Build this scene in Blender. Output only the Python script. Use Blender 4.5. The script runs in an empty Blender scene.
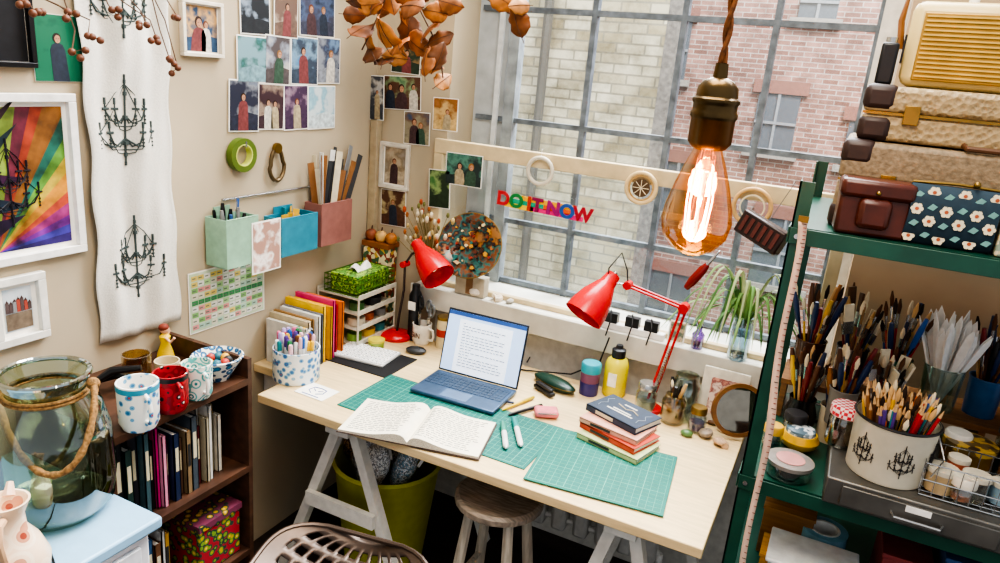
import bpy, math, random
from mathutils import Vector, Matrix
random.seed(7)
PI=math.pi; rad=math.radians; sin=math.sin; cos=math.cos
SC=bpy.context.scene; CO=SC.collection
# ---------------- camera model
th=rad(16.5); ro=rad(5.2); ya=rad(24.9); CAM=Vector((0,0,1.85))
Fh=Vector((-sin(ya),cos(ya),0)); Rh=Vector((cos(ya),sin(ya),0)); U=Vector((0,0,1))
Dn=-sin(th)*Fh-cos(th)*U; Fw=cos(th)*Fh-sin(th)*U
CX=cos(ro)*Rh-sin(ro)*Dn; CD=sin(ro)*Rh+cos(ro)*Dn
def ray(u,v): return (u-500)*CX+(v-281.5)*CD+722*Fw
def PZ(u,v,z): d=ray(u,v); return CAM+d*((z-CAM.z)/d.z)
def PY(u,v,y): d=ray(u,v); return CAM+d*(y/d.y)
def PX(u,v,x): d=ray(u,v); return CAM+d*(x/d.x)
cam=bpy.data.objects.new('camera',bpy.data.cameras.new('camera')); CO.objects.link(cam)
cam.data.sensor_width=36; cam.data.lens=26; cam.data.clip_start=.02
m=Matrix((CX,-CD,-Fw)).transposed().to_4x4(); m.translation=CAM; cam.matrix_world=m; SC.camera=cam
# ---------------- materials
def lin(h):
    h=h.lstrip('#'); r=[int(h[i:i+2],16)/255 for i in (0,2,4)]
    return tuple((c/12.92 if c<=.04045 else ((c+.055)/1.055)**2.4) for c in r)+(1,)
def mul(c,k): return tuple(min(1,x*k) for x in c[:3])+(1,)
cache={}
def newmat(name):
    M=bpy.data.materials.new(name); M.use_nodes=True; n=M.node_tree.nodes; l=M.node_tree.links
    return M,n,l,n['Principled BSDF']
def mat(h,rough=.5,metal=0,var=.15,sc=30,bump=0,stretch=None,emit=0):
    k=(h,rough,metal,var,sc,bump,stretch,emit)
    if k in cache: return cache[k]
    M,n,l,b=newmat('surface_'+h.strip('#')); c=lin(h)
    b.inputs['Roughness'].default_value=rough; b.inputs['Metallic'].default_value=metal
    tc=n.new('ShaderNodeTexCoord'); nz=n.new('ShaderNodeTexNoise'); nz.inputs['Scale'].default_value=sc; nz.inputs['Detail'].default_value=4
    src=tc.outputs['Object']
    if stretch:
        mp=n.new('ShaderNodeMapping'); mp.inputs['Scale'].default_value=stretch; l.new(src,mp.inputs[0]); src=mp.outputs[0]
    l.new(src,nz.inputs['Vector'])
    r=n.new('ShaderNodeValToRGB'); r.color_ramp.elements[0].position=.3; r.color_ramp.elements[1].position=.7
    r.color_ramp.elements[0].color=mul(c,1-var); r.color_ramp.elements[1].color=mul(c,1+var*.6)
    l.new(nz.outputs['Fac'],r.inputs[0]); l.new(r.outputs[0],b.inputs['Base Color'])
    if emit: l.new(r.outputs[0],b.inputs['Emission Color']); b.inputs['Emission Strength'].default_value=emit
    if bump:
        bp=n.new('ShaderNodeBump'); bp.inputs['Strength'].default_value=bump; bp.inputs['Distance'].default_value=.004
        l.new(nz.outputs['Fac'],bp.inputs['Height']); l.new(bp.outputs[0],b.inputs['Normal'])
    cache[k]=M; return M
def wood(h,rough=.5,st=(2,30,30),var=.3): return mat(h,rough,0,var,3,.15,st)
def art(cols,sc=20,kind='noise',seed=0,rough=.5,const=True,bump=0):
    k=('art',tuple(cols),sc,kind,seed,const,bump)
    if k in cache: return cache[k]
    M,n,l,b=newmat('pattern'); b.inputs['Roughness'].default_value=rough
    tc=n.new('ShaderNodeTexCoord'); mp=n.new('ShaderNodeMapping'); mp.inputs['Location'].default_value=(seed*3.7,seed*1.3,seed*.7)
    l.new(tc.outputs['Object'],mp.inputs[0])
    if kind=='check':
        t=n.new('ShaderNodeTexChecker'); o=t.outputs['Fac']
    elif kind=='noise':
        t=n.new('ShaderNodeTexNoise'); t.inputs['Detail'].default_value=3; o=t.outputs['Fac']
    elif kind=='wave':
        t=n.new('ShaderNodeTexWave'); t.inputs['Distortion'].default_value=2.; o=t.outputs['Fac']
    else:
        t=n.new('ShaderNodeTexVoronoi'); o=t.outputs['Distance'] if kind=='dots' else t.outputs['Color']
    t.inputs['Scale'].default_value=sc; l.new(mp.outputs[0],t.inputs['Vector'])
    r=n.new('ShaderNodeValToRGB'); r.color_ramp.interpolation='CONSTANT' if const else 'LINEAR'
    e=r.color_ramp.elements
    while len(e)<len(cols): e.new(.5)
    lo,hi=(.3,.66) if kind=='noise' else ((.0,.7) if kind=='dots' else (0,.9))
    for i,cc in enumerate(cols):
        e[i].position=lo+(hi-lo)*i/len(cols) if (i or not const) else 0
        e[i].color=lin(cc)
    l.new(o,r.inputs[0]); l.new(r.outputs[0],b.inputs['Base Color'])
    if bump:
        bp=n.new('ShaderNodeBump'); bp.inputs['Strength'].default_value=bump; bp.inputs['Distance'].default_value=.004
        l.new(o,bp.inputs['Height']); l.new(bp.outputs[0],b.inputs['Normal'])
    cache[k]=M; return M
def glass(h='#f4f8f6',base=.05,edge=.6,rough=.06):
    k=('g',h,base,edge,rough)
    if k in cache: return cache[k]
    M,n,l,b=newmat('clear_glass'); n.remove(b)
    tr=n.new('ShaderNodeBsdfTransparent'); tr.inputs[0].default_value=lin(h)
    g=n.new('ShaderNodeBsdfGlossy'); g.inputs['Roughness'].default_value=rough; g.inputs[0].default_value=(.9,.95,.95,1)
    lw=n.new('ShaderNodeLayerWeight'); lw.inputs[0].default_value=.25
    ma=n.new('ShaderNodeMath'); ma.operation='MULTIPLY_ADD'; ma.inputs[1].default_value=edge; ma.inputs[2].default_value=base
    l.new(lw.outputs['Facing'],ma.inputs[0]); mx=n.new('ShaderNodeMixShader')
    l.new(ma.outputs[0],mx.inputs[0]); l.new(tr.outputs[0],mx.inputs[1]); l.new(g.outputs[0],mx.inputs[2])
    l.new(mx.outputs[0],n['Material Output'].inputs[0]); cache[k]=M; return M
def brick(name,c1,c2,mo,dark=(.4,.38,.34,1)):
    M,n,l,b=newmat(name); b.inputs['Roughness'].default_value=.9
    tc=n.new('ShaderNodeTexCoord'); s=n.new('ShaderNodeSeparateXYZ'); c=n.new('ShaderNodeCombineXYZ')
    l.new(tc.outputs['Object'],s.inputs[0]); l.new(s.outputs[0],c.inputs[0]); l.new(s.outputs[2],c.inputs[1])
    t=n.new('ShaderNodeTexBrick'); l.new(c.outputs[0],t.inputs['Vector'])
    t.inputs['Color1'].default_value=lin(c1); t.inputs['Color2'].default_value=lin(c2); t.inputs['Mortar'].default_value=lin(mo)
    t.inputs['Scale'].default_value=1; t.inputs['Brick Width'].default_value=.225; t.inputs['Row Height'].default_value=.075; t.inputs['Mortar Size'].default_value=.009; t.inputs['Mortar Smooth'].default_value=.4
    nz=n.new('ShaderNodeTexNoise'); nz.inputs['Scale'].default_value=3.2; nz.inputs['Detail'].default_value=10; nz.inputs['Roughness'].default_value=.65
    l.new(tc.outputs['Object'],nz.inputs['Vector'])
    mx=n.new('ShaderNodeMix'); mx.data_type='RGBA'; mx.blend_type='MULTIPLY'; mx.inputs[0].default_value=.85
    rr=n.new('ShaderNodeValToRGB'); rr.color_ramp.elements[0].position=.38; rr.color_ramp.elements[1].position=.58; rr.color_ramp.elements[0].color=dark
    l.new(nz.outputs[0],rr.inputs[0]); l.new(t.outputs[0],mx.inputs[6]); l.new(rr.outputs[0],mx.inputs[7]); l.new(mx.outputs[2],b.inputs['Base Color'])
    return M
# ---------------- mesh builder
class B:
    def __init__(s): s.v=[];s.f=[];s.m=[];s.mats=[]
    def add(s,vs,fs,m,T=None):
        if m not in s.mats: s.mats.append(m)
        i=s.mats.index(m); o=len(s.v)
        for p in vs:
            p=Vector(p); s.v.append(T@p if T is not None else p)
        for f in fs: s.f.append([o+k for k in f]); s.m.append(i)
        return s
    def box(s,c,d,m,rz=0,T=None):
        x,y,z=d[0]/2,d[1]/2,d[2]/2; R=Matrix.Translation(c)@Matrix.Rotation(rz,4,'Z')
        if T is not None: R=T@R
        v=[(a,b,e) for e in (-z,z) for b in (-y,y) for a in (-x,x)]
        return s.add(v,[(0,2,3,1),(4,5,7,6),(0,1,5,4),(2,6,7,3),(0,4,6,2),(1,3,7,5)],m,R)
    def lathe(s,prof,m,c=(0,0,0),n=24,T=None,sx=1,sy=1):
        v=[];f=[];rings=[]
        for r,z in prof:
            if r<1e-6: rings.append([len(v)]); v.append((c[0],c[1],c[2]+z))
            else:
                rings.append(list(range(len(v),len(v)+n)))
                for k in range(n): a=2*PI*k/n; v.append((c[0]+r*sx*cos(a),c[1]+r*sy*sin(a),c[2]+z))
        for A,C in zip(rings,rings[1:]):
            for k in range(n):
                j=(k+1)%n
                if len(A)==1 and len(C)==1: continue
                if len(A)==1: f.append((A[0],C[j],C[k]))
                elif len(C)==1: f.append((A[k],A[j],C[0]))
                else: f.append((A[k],A[j],C[j],C[k]))
        return s.add(v,f,m,T)
    def cyl(s,c,r,h,m,n=24,T=None,r2=None):
        return s.lathe([(0,0),(r,0),(r if r2 is None else r2,h),(0,h)],m,c,n,T)
    def sph(s,c,r,m,sc=(1,1,1),n=14,T=None):
        k=n//2; pr=[(0 if i in(0,k) else r*sin(PI*i/k),-r*cos(PI*i/k)*sc[2]) for i in range(k+1)]
        return s.lathe(pr,m,c,n,T,sc[0],sc[1])
    def tube(s,pts,r,m,n=8,T=None,closed=False):
        pts=[Vector(p) for p in pts]; N=len(pts); v=[];f=[]
        rs=r if isinstance(r,(list,tuple)) else [r]*N; nrm=None
        for i,p in enumerate(pts):
            a=pts[(i-1)%N] if (closed or i) else p; b=pts[(i+1)%N] if (closed or i<N-1) else p
            t=(b-a)
            if t.length<1e-9: t=Vector((0,0,1))
            t.normalize()
            if nrm is None: nrm=t.orthogonal().normalized()
            else:
                nrm=nrm-t*nrm.dot(t)
                nrm=nrm.normalized() if nrm.length>1e-6 else t.orthogonal().normalized()
            bn=t.cross(nrm)
            for k in range(n): an=2*PI*k/n; v.append(p+(nrm*cos(an)+bn*sin(an))*rs[i])
        for i in range(N if closed else N-1):
            j=(i+1)%N
            for k in range(n): q=(k+1)%n; f.append((i*n+k,i*n+q,j*n+q,j*n+k))
        if not closed: f.append(tuple(range(n))[::-1]); f.append(tuple(range((N-1)*n,N*n)))
        return s.add(v,f,m,T)
    def prism(s,poly,z0,z1,m,T=None):
        n=len(poly); v=[(x,y,z0) for x,y in poly]+[(x,y,z1) for x,y in poly]
        f=[tuple(range(n))[::-1],tuple(range(n,2*n))]+[(k,(k+1)%n,n+(k+1)%n,n+k) for k in range(n)]
        return s.add(v,f,m,T)
    def grid(s,fn,nu,nv,m,T=None,skip=None):
        v=[fn(i/nu,j/nv) for j in range(nv+1) for i in range(nu+1)]
        f=[(j*(nu+1)+i,j*(nu+1)+i+1,(j+1)*(nu+1)+i+1,(j+1)*(nu+1)+i) for j in range(nv) for i in range(nu) if not(skip and skip(i,j))]
        return s.add(v,f,m,T)
    def build(s,name,parent=None,bev=0,solid=0,loc=None,ang=40,M=None):
        me=bpy.data.meshes.new(name); me.from_pydata([tuple(p) for p in s.v],[],s.f)
        for mm in s.mats: me.materials.append(mm)
        me.polygons.foreach_set('material_index',s.m); me.update()
        me.shade_smooth(); me.set_sharp_from_angle(angle=rad(ang))
        o=bpy.data.objects.new(name,me); CO.objects.link(o)
        if parent: o.parent=parent
        if loc is not None: o.location=loc
        if M is not None: o.matrix_world=M
        if solid: x=o.modifiers.new('s','SOLIDIFY'); x.thickness=solid; x.offset=0
        if bev: x=o.modifiers.new('b','BEVEL'); x.width=bev; x.segments=2; x.limit_method='ANGLE'
        return o
def tag(o,label,cat,group=None,kind=None):
    o['label']=label; o['category']=cat
    if group: o['group']=group
    if kind: o['kind']=kind
    return o
def thing(name,label,cat,loc=(0,0,0),rz=0,group=None,M=None):
    o=bpy.data.objects.new(name,None); CO.objects.link(o); o.empty_display_size=.05
    if M is not None: o.matrix_world=M
    else: o.location=loc; o.rotation_euler=(0,0,rz)
    return tag(o,label,cat,group)
def struct(name,b,label,cat,bev=0):
    o=b.build(name,bev=bev); o['kind']='structure'; o['label']=label; o['category']=cat; return o
def textmesh(s,size,m,parent,T,name='lettering',ext=.0006,bold=0):
    cu=bpy.data.curves.new('t','FONT'); cu.body=s; cu.size=size; cu.extrude=ext; cu.align_x='CENTER'; cu.align_y='CENTER'; cu.offset=bold
    t=bpy.data.objects.new('t',cu); CO.objects.link(t)
    dg=bpy.context.evaluated_depsgraph_get(); me=bpy.data.meshes.new_from_object(t.evaluated_get(dg))
    bpy.data.objects.remove(t)
    xs_=[v.co.x for v in me.vertices]; me.transform(Matrix.Translation((-(min(xs_)+max(xs_))/2,0,0))); me.transform(T); me.materials.clear(); me.materials.append(m)
    o=bpy.data.objects.new(name,me); CO.objects.link(o); o.parent=parent; return max(xs_)-min(xs_)
# common materials
WHITE=mat('#efece6',.5); PAPER=mat('#f3efe6',.8,var=.04); BLACK=mat('#17171a',.4); STEEL=mat('#b9b9b8',.25,.9); BRASS=mat('#8f7440',.35,.9)
RED=mat('#c3131a',.25,var=.08); INK=mat('#2b2f38',.6); GREEN=mat('#19493a',.35,var=.25,sc=12); GL=glass()
XW=-1.79; YW=2.5; ZD=.75
LW=Matrix(((0,0,1,0),(1,0,0,0),(0,1,0,0),(0,0,0,1)))
WW=Matrix(((1,0,0,0),(0,0,-1,0),(0,1,0,0),(0,0,0,1)))
def wallM(w,p,tilt=0):
    return Matrix.Translation(p)@(LW if w=='L' else WW)@Matrix.Rotation(tilt,4,'Z')
def WP(w,u,v,off=0): return PX(u,v,XW+off) if w=='L' else PY(u,v,YW-off)
def loc2(w,p): return (p.y,p.z) if w=='L' else (p.x,p.z)
# ================= ROOM
wallm=mat('#b9aa90',.9,var=.14,sc=2.2,bump=.05)
b=B().box((0,1,-.03),(6,6,.06),wood('#352a24',.6,(1,14,1)))
struct('floor',b,'dark wooden floor under the desk','floor')
b=B().box((XW-.05,.5,1.5),(.1,4,3),wallm)
struct('wall_left',b,'cream painted wall covered with pinned pictures','wall')
XJ=-1.445; XR=.06
b=B().box(((XW+XJ)/2,YW+.15,1.5),(XJ-XW,.3,3),wallm).box(((XJ+XR)/2,YW+.15,.465),(XR-XJ,.3,.93),mat('#d6d2c8',.7)).box(((XR+1.9)/2,YW+.15,1.5),(1.9-XR,.3,3),mat('#bda384',.9,var=.1,sc=4))
struct('wall_window',b,'cream wall around the large factory window','wall')
b=B().box(((XJ+XR)/2,2.577,.95),(XR-XJ+.14,.29,.04),mat('#e0ddd2',.4,var=.16,sc=7)).box(((XJ+XR)/2,2.424,.925),(XR-XJ+.16,.014,.09),mat('#d6d2c6',.4,var=.18,sc=9))
struct('trim_1',b,'white painted window sill board above the desk','window sill',.004)
YM=2.70; wm=mat('#69727a',.5,var=.5,sc=22)
fr=B(); xs=[PY(u,10,YM).x for u in (597,687,780,884)]; xl=PY(520,10,YM).x
zs=[PY(600,v,YM).z for v in (14,131,237,330)]; zs=[zs[0]+.42]+zs+[.985]
xl2=XJ+.02; xr2=XR+.12
for x in xs: fr.box((x,YM,1.97),(.021,.034,2.0),wm)
for z in zs: fr.box(((xl2+xr2)/2,YM-.004,z),(xr2-xl2,.024,.020),wm)
fr.box((xl,YM-.002,1.97),(.045,.05,2.0),mat('#8f979b',.5,var=.4,sc=15)).box((XJ+.06,YM+.02,1.97),(.15,.04,2.0),mat('#b6bcbf',.4,var=.25,sc=9)).box((XR-.02,YM-.004,1.97),(.1,.06,2.0),mat('#dcdad4',.5))
fr.box((xl-.055,YM-.03,1.97),(.02,.012,2.0),mat('#c5cacb',.4))
wo=fr.build('window_1'); wo['kind']='structure'; wo['label']='grey metal factory window with many small panes'; wo['category']='window'
B().grid(lambda a,c:(xl2+(xr2-xl2)*a,YM+.005,.97+2*c),1,1,glass('#fbfdff',.09,.3,.35)).build('window_pane',wo)
fy=2.485; fm=mat('#cdb992',.5,var=.18,sc=14); x0=PY(436,150,fy).x; x1=.03
zt0=PY(600,177,fy).z; zt1=PY(600,161,fy).z
t=B().box(((x0+x1)/2,fy,(zt0+zt1)/2),(x1-x0,.03,zt1-zt0),fm).box((x0+.02,fy,(.97+zt0)/2),(.04,.028,zt0-.97),fm).box(((x0+x1)/2,fy,.98),(x1-x0-.08,.028,.02),fm).box((x1-.02,fy,(.97+zt0)/2),(.04,.028,zt0-.97),fm)
o=struct('window_2',t,'cream wooden inner frame across the lower window','window frame',.003)
B().grid(lambda a,c:(x0+.03+(x1-x0-.06)*a,fy,1.0+(zt0-1.0)*c),1,1,glass('#fafdfd',.04,.2)).build('window_pane',o)
b=B().box((XW+.02,YW-.02,PY(372,150,YW).z-.05),(.035,.035,.62),mat('#b3a284',.7)); struct('trim_2',b,'cream timber strip in the room corner','trim',.003)
# outside
pb=brick('pale_brick','#e0dac2','#b5aa88','#a29d8a',(.42,.4,.34,1)); rb=brick('red_brick','#b58a7a','#8d6253','#bdb0a6',(.5,.46,.44,1))  # red brick lightened so that outdoor haze sits in its colour
YP=5.6; ex=PY(652,130,YP).x
o=thing('brick_building','pale whitewashed brick wall of the near building outside window','building',(0,YP,0))
B().box(((ex-10)/2,.15,0),(10+ex,.3,16),pb).build('wall',o); B().box((ex+.05,.1,0),(.1,.22,16),mat('#86817a',.9,var=.4)).build('corner_pier',o)
dp=B(); dx=PY(548,20,YP-.1).x; dp.tube([(dx,-.1,-6),(dx,-.1,8)],.04,mat('#66645d',.6)); dp.build('drainpipe',o)
YB=12.5
o=thing('brick_building','red brick building with dark windows beyond the window','building',(0,YB,0))
B().box((1.5,.15,1),(20,.3,24),rb).build('wall',o)
for (u0,v0,u1,v1) in ((760,92,790,154),(804,-15,836,20),(668,20,684,80),(664,160,688,215),(652,268,684,330),(850,120,880,170),(760,215,800,290)):
    a=PY(u0,v0,YB); c=PY(u1,v1,YB); cx,cz,w,h=(a.x+c.x)/2,(a.z+c.z)/2,c.x-a.x,a.z-c.z
    w_=B().box((cx,-.02,cz),(w,.06,h),mat('#5d646a',.3)); w_.box((cx,-.06,cz),(.04,.04,h),mat('#8f9294')).box((cx,-.07,cz),(w,.04,.04),mat('#8f9294')).box((cx,-.06,cz+h/2+.1),(w+.2,.06,.2),mat('#8f6254',.9)).box((cx,-.08,cz-h/2-.05),(w+.2,.12,.1),mat('#9a948a',.9))  # pane grey kept paler, the same haze put into the colour
    w_.build('window',o)
b=B().box((0,9,-6.2),(26,13,.1),mat('#6b6d70',.9)); struct('ground_outside',b,'grey yard outside the window','ground')
# ================= DESK
DX0,DX1,DY0,DY1=-1.6,-.14,1.635,2.412
birch=mat('#dbc192',.45,0,.14,3,.03,(3,25,25))
t=thing('desk','light birch desk top on white trestles beneath the window','desk',(DX0,DY0,0))
B().box(((DX1-DX0)/2,(DY1-DY0)/2,.735),(DX1-DX0,DY1-DY0,.03),birch).build('desk_top',t,bev=.003)
t=thing('side_board','narrow birch board filling the gap between desk and wall','board',(XW,1.82,0))
B().box((.094,.29,.735),(.184,.6,.03),birch).build('board_top',t,bev=.002)
for y in (.05,.55): B().prism([(.003,.719),(.14,.719),(.003,.62)],y-.01,y+.01,WHITE,Matrix(((1,0,0,0),(0,0,1,0),(0,1,0,0),(0,0,0,1)))).build('bracket',t)
def trestle(x,lab,sp=.28):
    t=thing('trestle',lab,'trestle',(x,0,0)); wm_=mat('#dedad0',.5,var=.12)
    B().box((0,2.02,.695),(.09,.68,.05),wm_).build('top_beam',t,bev=.002)
    for y in (1.74,2.3):
        for s in (-1,1): B().tube([(s*sp,y,.0),(s*.03,y,.67)],.024,wm_,4).build('leg',t)
        B().box((0,y+.03*(1 if y>2 else -1),.38),(sp,.02,.05),wm_).build('crossbar',t)
trestle(-1.31,'white wooden trestle under the left end of desk'); trestle(-.36,'white wooden trestle under the right end of desk',.2)
t=thing('radiator','white column radiator under the window behind the stool','radiator',(-.75,2.38,0))
for i in range(9): B().box((-.36+i*.09,0,.38),(.06,.07,.5),mat('#c9c6bf',.4)).build('column',t,bev=.015)
B().tube([(-.4,0,.17),(.4,0,.17)],.012,mat('#d9d6cf',.4)).tube([(-.4,0,0),(-.4,0,.17)],.012,WHITE).tube([(.4,0,0),(.4,0,.17)],.012,WHITE).build('pipe',t)
c=PZ(500,493,.6); t=thing('stool','round worn wooden stool tucked under the desk','stool',(c.x,c.y,0))
B().lathe([(0,.565),(.125,.565),(.138,.575),(.138,.592),(.127,.6),(.06,.594),(0,.592)],wood('#97897a',.45,(6,40,10),.5)).build('seat',t)
lw_=wood('#b5ab9a',.5,(30,30,3))
for k in range(4):
    a=PI/4+k*PI/2; B().tube([(.15*cos(a),.15*sin(a),0),(.135*cos(a),.135*sin(a),.2),(.09*cos(a),.09*sin(a),.57)],[.014,.02,.016],lw_).build('leg',t)
for z,k0 in ((.22,0),(.3,1)):
    for k in (k0,k0+2):
        a=PI/4+k*PI/2; a2=a+PI/2; r=.134 if z<.25 else .123
        B().tube([(r*cos(a),r*sin(a),z),(r*cos(a2),r*sin(a2),z)],.01,lw_).build('rung',t)
# pierced metal seat
c=PZ(335,597,.74); t=thing('tractor_seat_stool','brown grey pierced metal seat with rows of slots at bottom edge','stool',(c.x,c.y,0),rad(10))
def tf(u,v):
    y=(v-.5)*.30; hw=.195*(1-abs(2*v-1)**3)**.5 if 0<v<1 else .03; x=(2*u-1)*hw
    return (x,y,.72+.05*(2*u-1)**2*(hw/.195)+.055*max(0,(v-.35))**1.4*2)
tm=mat('#54463d',.35,.5,.35,8)
B().grid(tf,72,30,tm,skip=lambda i,j:(3<j<27) and j%4 in (1,2) and 5<i<66 and (i+(3 if (j//4)%2 else 0))%6 in (1,2,3,4)).build('seat',t,solid=.006)
rim=[tf(1,k/24) for k in range(1,24)]+[tf(0,1-k/24) for k in range(1,24)]
B().tube(rim,.006,tm,8,closed=True).build('rim',t)
B().tube([(0,0,.04),(0,0,.72)],.02,BLACK).build('post',t); B().lathe([(0,0),(.2,0),(.19,.02),(.03,.05),(0,.05)],BLACK).build('base',t)
# green bin
c=PZ(388,456,.46); t=thing('bucket','yellow green bin overflowing with slippers and bags below the desk','tub',(c.x,c.y,0))
B().lathe([(0,.0),(.14,0),(.19,.44),(.2,.45),(.19,.46),(.183,.44),(.135,.02),(0,.02)],mat('#b0b02a',.5,var=.1),n=32).build('tub_body',t)
for i,(x,y,hx,s_) in enumerate(((-.09,0,'#a8a8b6',1.1),(.04,.08,'#c8c2ba',1),(.09,-.03,'#6f9bb0',1),(0,-.09,'#e6e2dc',1.1),(-.07,.09,'#6d5a46',1.1))):
    q=B(); q.sph((0,0,0),.06,art((hx,'#e8e8e8','#777777',hx),110,'noise',i),(1,.7,1.6*s_)); q.tube([(-.03,-.038,.05),(0,-.048,.07),(.035,-.038,.05)],.006,WHITE)
    o=q.build('slipper',loc=(c.x+x,c.y+y,.46)); o.rotation_euler=(x*4,y*5,i); tag(o,['grey furry slipper','cream furry slipper','blue knitted slipper','white fluffy slipper','brown woolly slipper'][i]+' poking out of the green tub','slipper','slippers in the green tub')
t=thing('woven_bag','brown woven bag at the left of the green bin','bag',(c.x-.13,c.y-.0,.46),.4)
B().sph((0,0,0),.055,art(('#5a3f2c','#a8845a','#3f2c20'),140,'vor',2),(1.1,.7,1.3)).build('bag_body',t); B().tube([(-.04,0,.05),(-.03,0,.11),(.03,0,.11),(.04,0,.05)],.005,mat('#6a4a30',.7)).build('handle',t)
# ================= book helper
def book(label,loc,sz,col,rz=0,M=None,group=None,cat='book',name='book',mt=None):
    tx,dx,hx=sz
    t=thing(name,label,cat,loc,rz,group,M); m_=mt or mat(col,.5); e=.0025
    cv=B().box((-dx/2,-tx/2+e/2,hx/2),(dx,e,hx),m_).box((-dx/2,tx/2-e/2,hx/2),(dx,e,hx),m_).box((-e/2,0,hx/2),(e,tx,hx),m_).build('cover',t)
    B().box((-dx/2-.002,0,hx/2),(dx-.008,tx-2*e-.0004,hx-.008),PAPER).build('page_block',t)
    if tx>.015: B().box((.0006,0,hx*.62),(.001,tx*.5,hx*.35),mat('#cfc6a5' if col<'#888888' else '#333333',.5)).build('spine_label',cv)
    return t
# ================= BOOKCASE
BX0,BX1,BY0,BY1=XW+.005,-1.43,.985,1.44; dk=wood('#4f3425',.5,(10,3,10),.45)
t=thing('bookcase','small worn brown bookcase between glass jar and desk','bookcase',(BX1,BY0,0))
w=BX0-BX1; L=BY1-BY0
for nm,z in (('top_board',.92),('shelf',.635),('shelf',.345),('shelf',.07)): B().box((w/2,L/2,z),(-w,L-.03,.02),dk).build(nm,t)
for y,h in ((.0075,.95),(L-.0075,.99)): B().box((w/2,y,h/2),(-w,.015,h),dk).build('side_panel',t)
B().box((w+.004,L/2,.46),(.008,L-.03,.9),dk).build('back_panel',t)
B().box((-.008,L/2,.03),(.016,L-.03,.06),dk).build('plinth',t)
def row(y0,y1,z,cols,hmax,grp,dep,where):
    y=y0; i=0
    while y<y1 and i<len(cols):
        nm,cc,tk,h=cols[i]
        if y+tk>y1: break
        book(f'{nm} on the {where} of the dark bookcase',(BX1-.025-random.random()*.04,y+tk/2,z),(tk-.001,dep,h),cc,group=grp); y+=tk; i+=1
row(BY0+.03,BY1-.02,.646,[('black ring folder leftmost','#1c1f22',.03,.24),('dark green hardback','#233a35',.022,.215),('charcoal folder','#2b2b33',.03,.245),('teal grey folder','#3f5a60',.018,.24),('black sketchbook','#141416',.024,.2),('magenta hardback','#c32c74',.012,.235),('pale pink hardback','#d88ca4',.014,.21),('plum hardback','#4d2b45',.02,.18),('navy paperback','#1f2c4c',.02,.2),('brown paperback','#5f4637',.022,.17),('tan hardback','#8a7456',.018,.19),('slate paperback','#48525a',.022,.225),('dark red hardback','#5c1d22',.02,.18),('white magazine','#c4c0b7',.01,.235),('cream magazine','#b7ac90',.012,.2),('white ring notebook','#d6d3cb',.014,.23),('grey booklet','#91908a',.012,.19),('ivory paperback','#c1b590',.018,.215),('off white paperback rightmost','#cec7b7',.016,.18)],.25,'books on the upper bookcase shelf',.2,'upper shelf')
row(BY0+.03,BY1-.2,.356,[('grey paperback','#77797c',.02,.2),('white paperback','#dedbd2',.018,.21),('green paperback','#4c6a49',.02,.19),('cream paperback','#cfc4a4',.022,.2),('blue paperback','#3d5f86',.02,.21),('brown hardback','#6b4a35',.022,.19),('silver booklet','#b5b5b2',.012,.22),('ochre paperback','#b38a3d',.02,.2)],.22,'books on the lower bookcase shelf',.18,'lower shelf')
t=thing('fabric_box','floral fabric storage box on the lower bookcase shelf','box',(BX1-.12,BY1-.11,.356))
B().box((0,0,.075),(.2,.15,.15),art(('#e8d27a','#c9a227','#7f9f3a','#2f4a3c','#a8323a'),45,'dots',3)).build('box_body',t,bev=.004); B().box((0,0,.16),(.21,.16,.02),art(('#e8d27a','#c9a227','#2f4a3c','#7a3b52'),45,'dots',5)).build('lid',t)
t=thing('fabric_box','bright floral fabric box on the bottom bookcase shelf','box',(BX1-.12,BY1-.12,.081))
B().box((0,0,.09),(.21,.18,.18),art(('#f2d34a','#d93a5e','#f0ead0','#b9c43a','#2b6b52'),32,'dots',6)).build('box_body',t,bev=.004); B().box((0,0,.19),(.22,.19,.02),mat('#8d2e3c')).build('lid',t)
t=thing('red_case','red leather case on the bottom bookcase shelf','case',(BX1-.1,BY0+.14,.081))
B().box((0,0,.075),(.2,.16,.15),mat('#b01f24',.35)).build('case_body',t,bev=.01); B().box((.102,0,.1),(.008,.04,.03),BRASS).build('clasp',t)
def mug(label,u,v,z,r,h,m,rz=0,name='mug',handle=True,contents=None,cat='mug',p=None,band=None):
    c=p or PZ(u,v,z); t=thing(name,label,cat,c,rz)
    B().lathe([(0,0),(r*.82,0),(r,h*.15),(r*1.04,h),(r*.95,h),(r*.9,h*.15),(0,h*.1)],m).build('cup_body',t)
    if band: B().lathe([(r*1.045,h*.86),(r*1.055,h*.86),(r*1.055,h*.97),(r*1.04,h*.97)],band).build('painted_band',t)
    if handle: B().tube([(r*.9,0,h*.25),(r*1.5,0,h*.3),(r*1.65,0,h*.55),(r*1.5,0,h*.8),(r*.95,0,h*.85)],.005,m).build('handle',t)
    return c,t
zt=.93
mug('large white mug with blue floral print on bookcase',140,426,zt,.046,.12,art(('#c24a3a','#2f6fa0','#6fa8c8','#f2efe6','#f2efe6','#f2efe6'),45,'dots',1),-.3,band=mat('#2f8fa8'))
mug('red and black mug with cream spots in the middle',172,409,zt,.041,.105,art(('#f6f2ea','#1b1b1f','#b8202a','#b8202a','#8c1a20'),42,'dots',2),-.3,band=BLACK)
mug('white mug with teal circles beside the spotted mug',198,396,zt,.038,.098,art(('#e9e6da','#2e8b8f','#e9e6da','#5fb0ac','#e9e6da'),36,'dots',4),-.3)
mug('amber glass tumbler behind the floral mug',138,384,zt,.036,.09,glass('#e8d6b0',.12,.6),0,'tumbler',False,cat='glass')
mug('small cream cup behind the red spotted mug',168,380,zt,.032,.06,mat('#cfc0a0',.4),.6,'cup',True,cat='cup')
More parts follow.
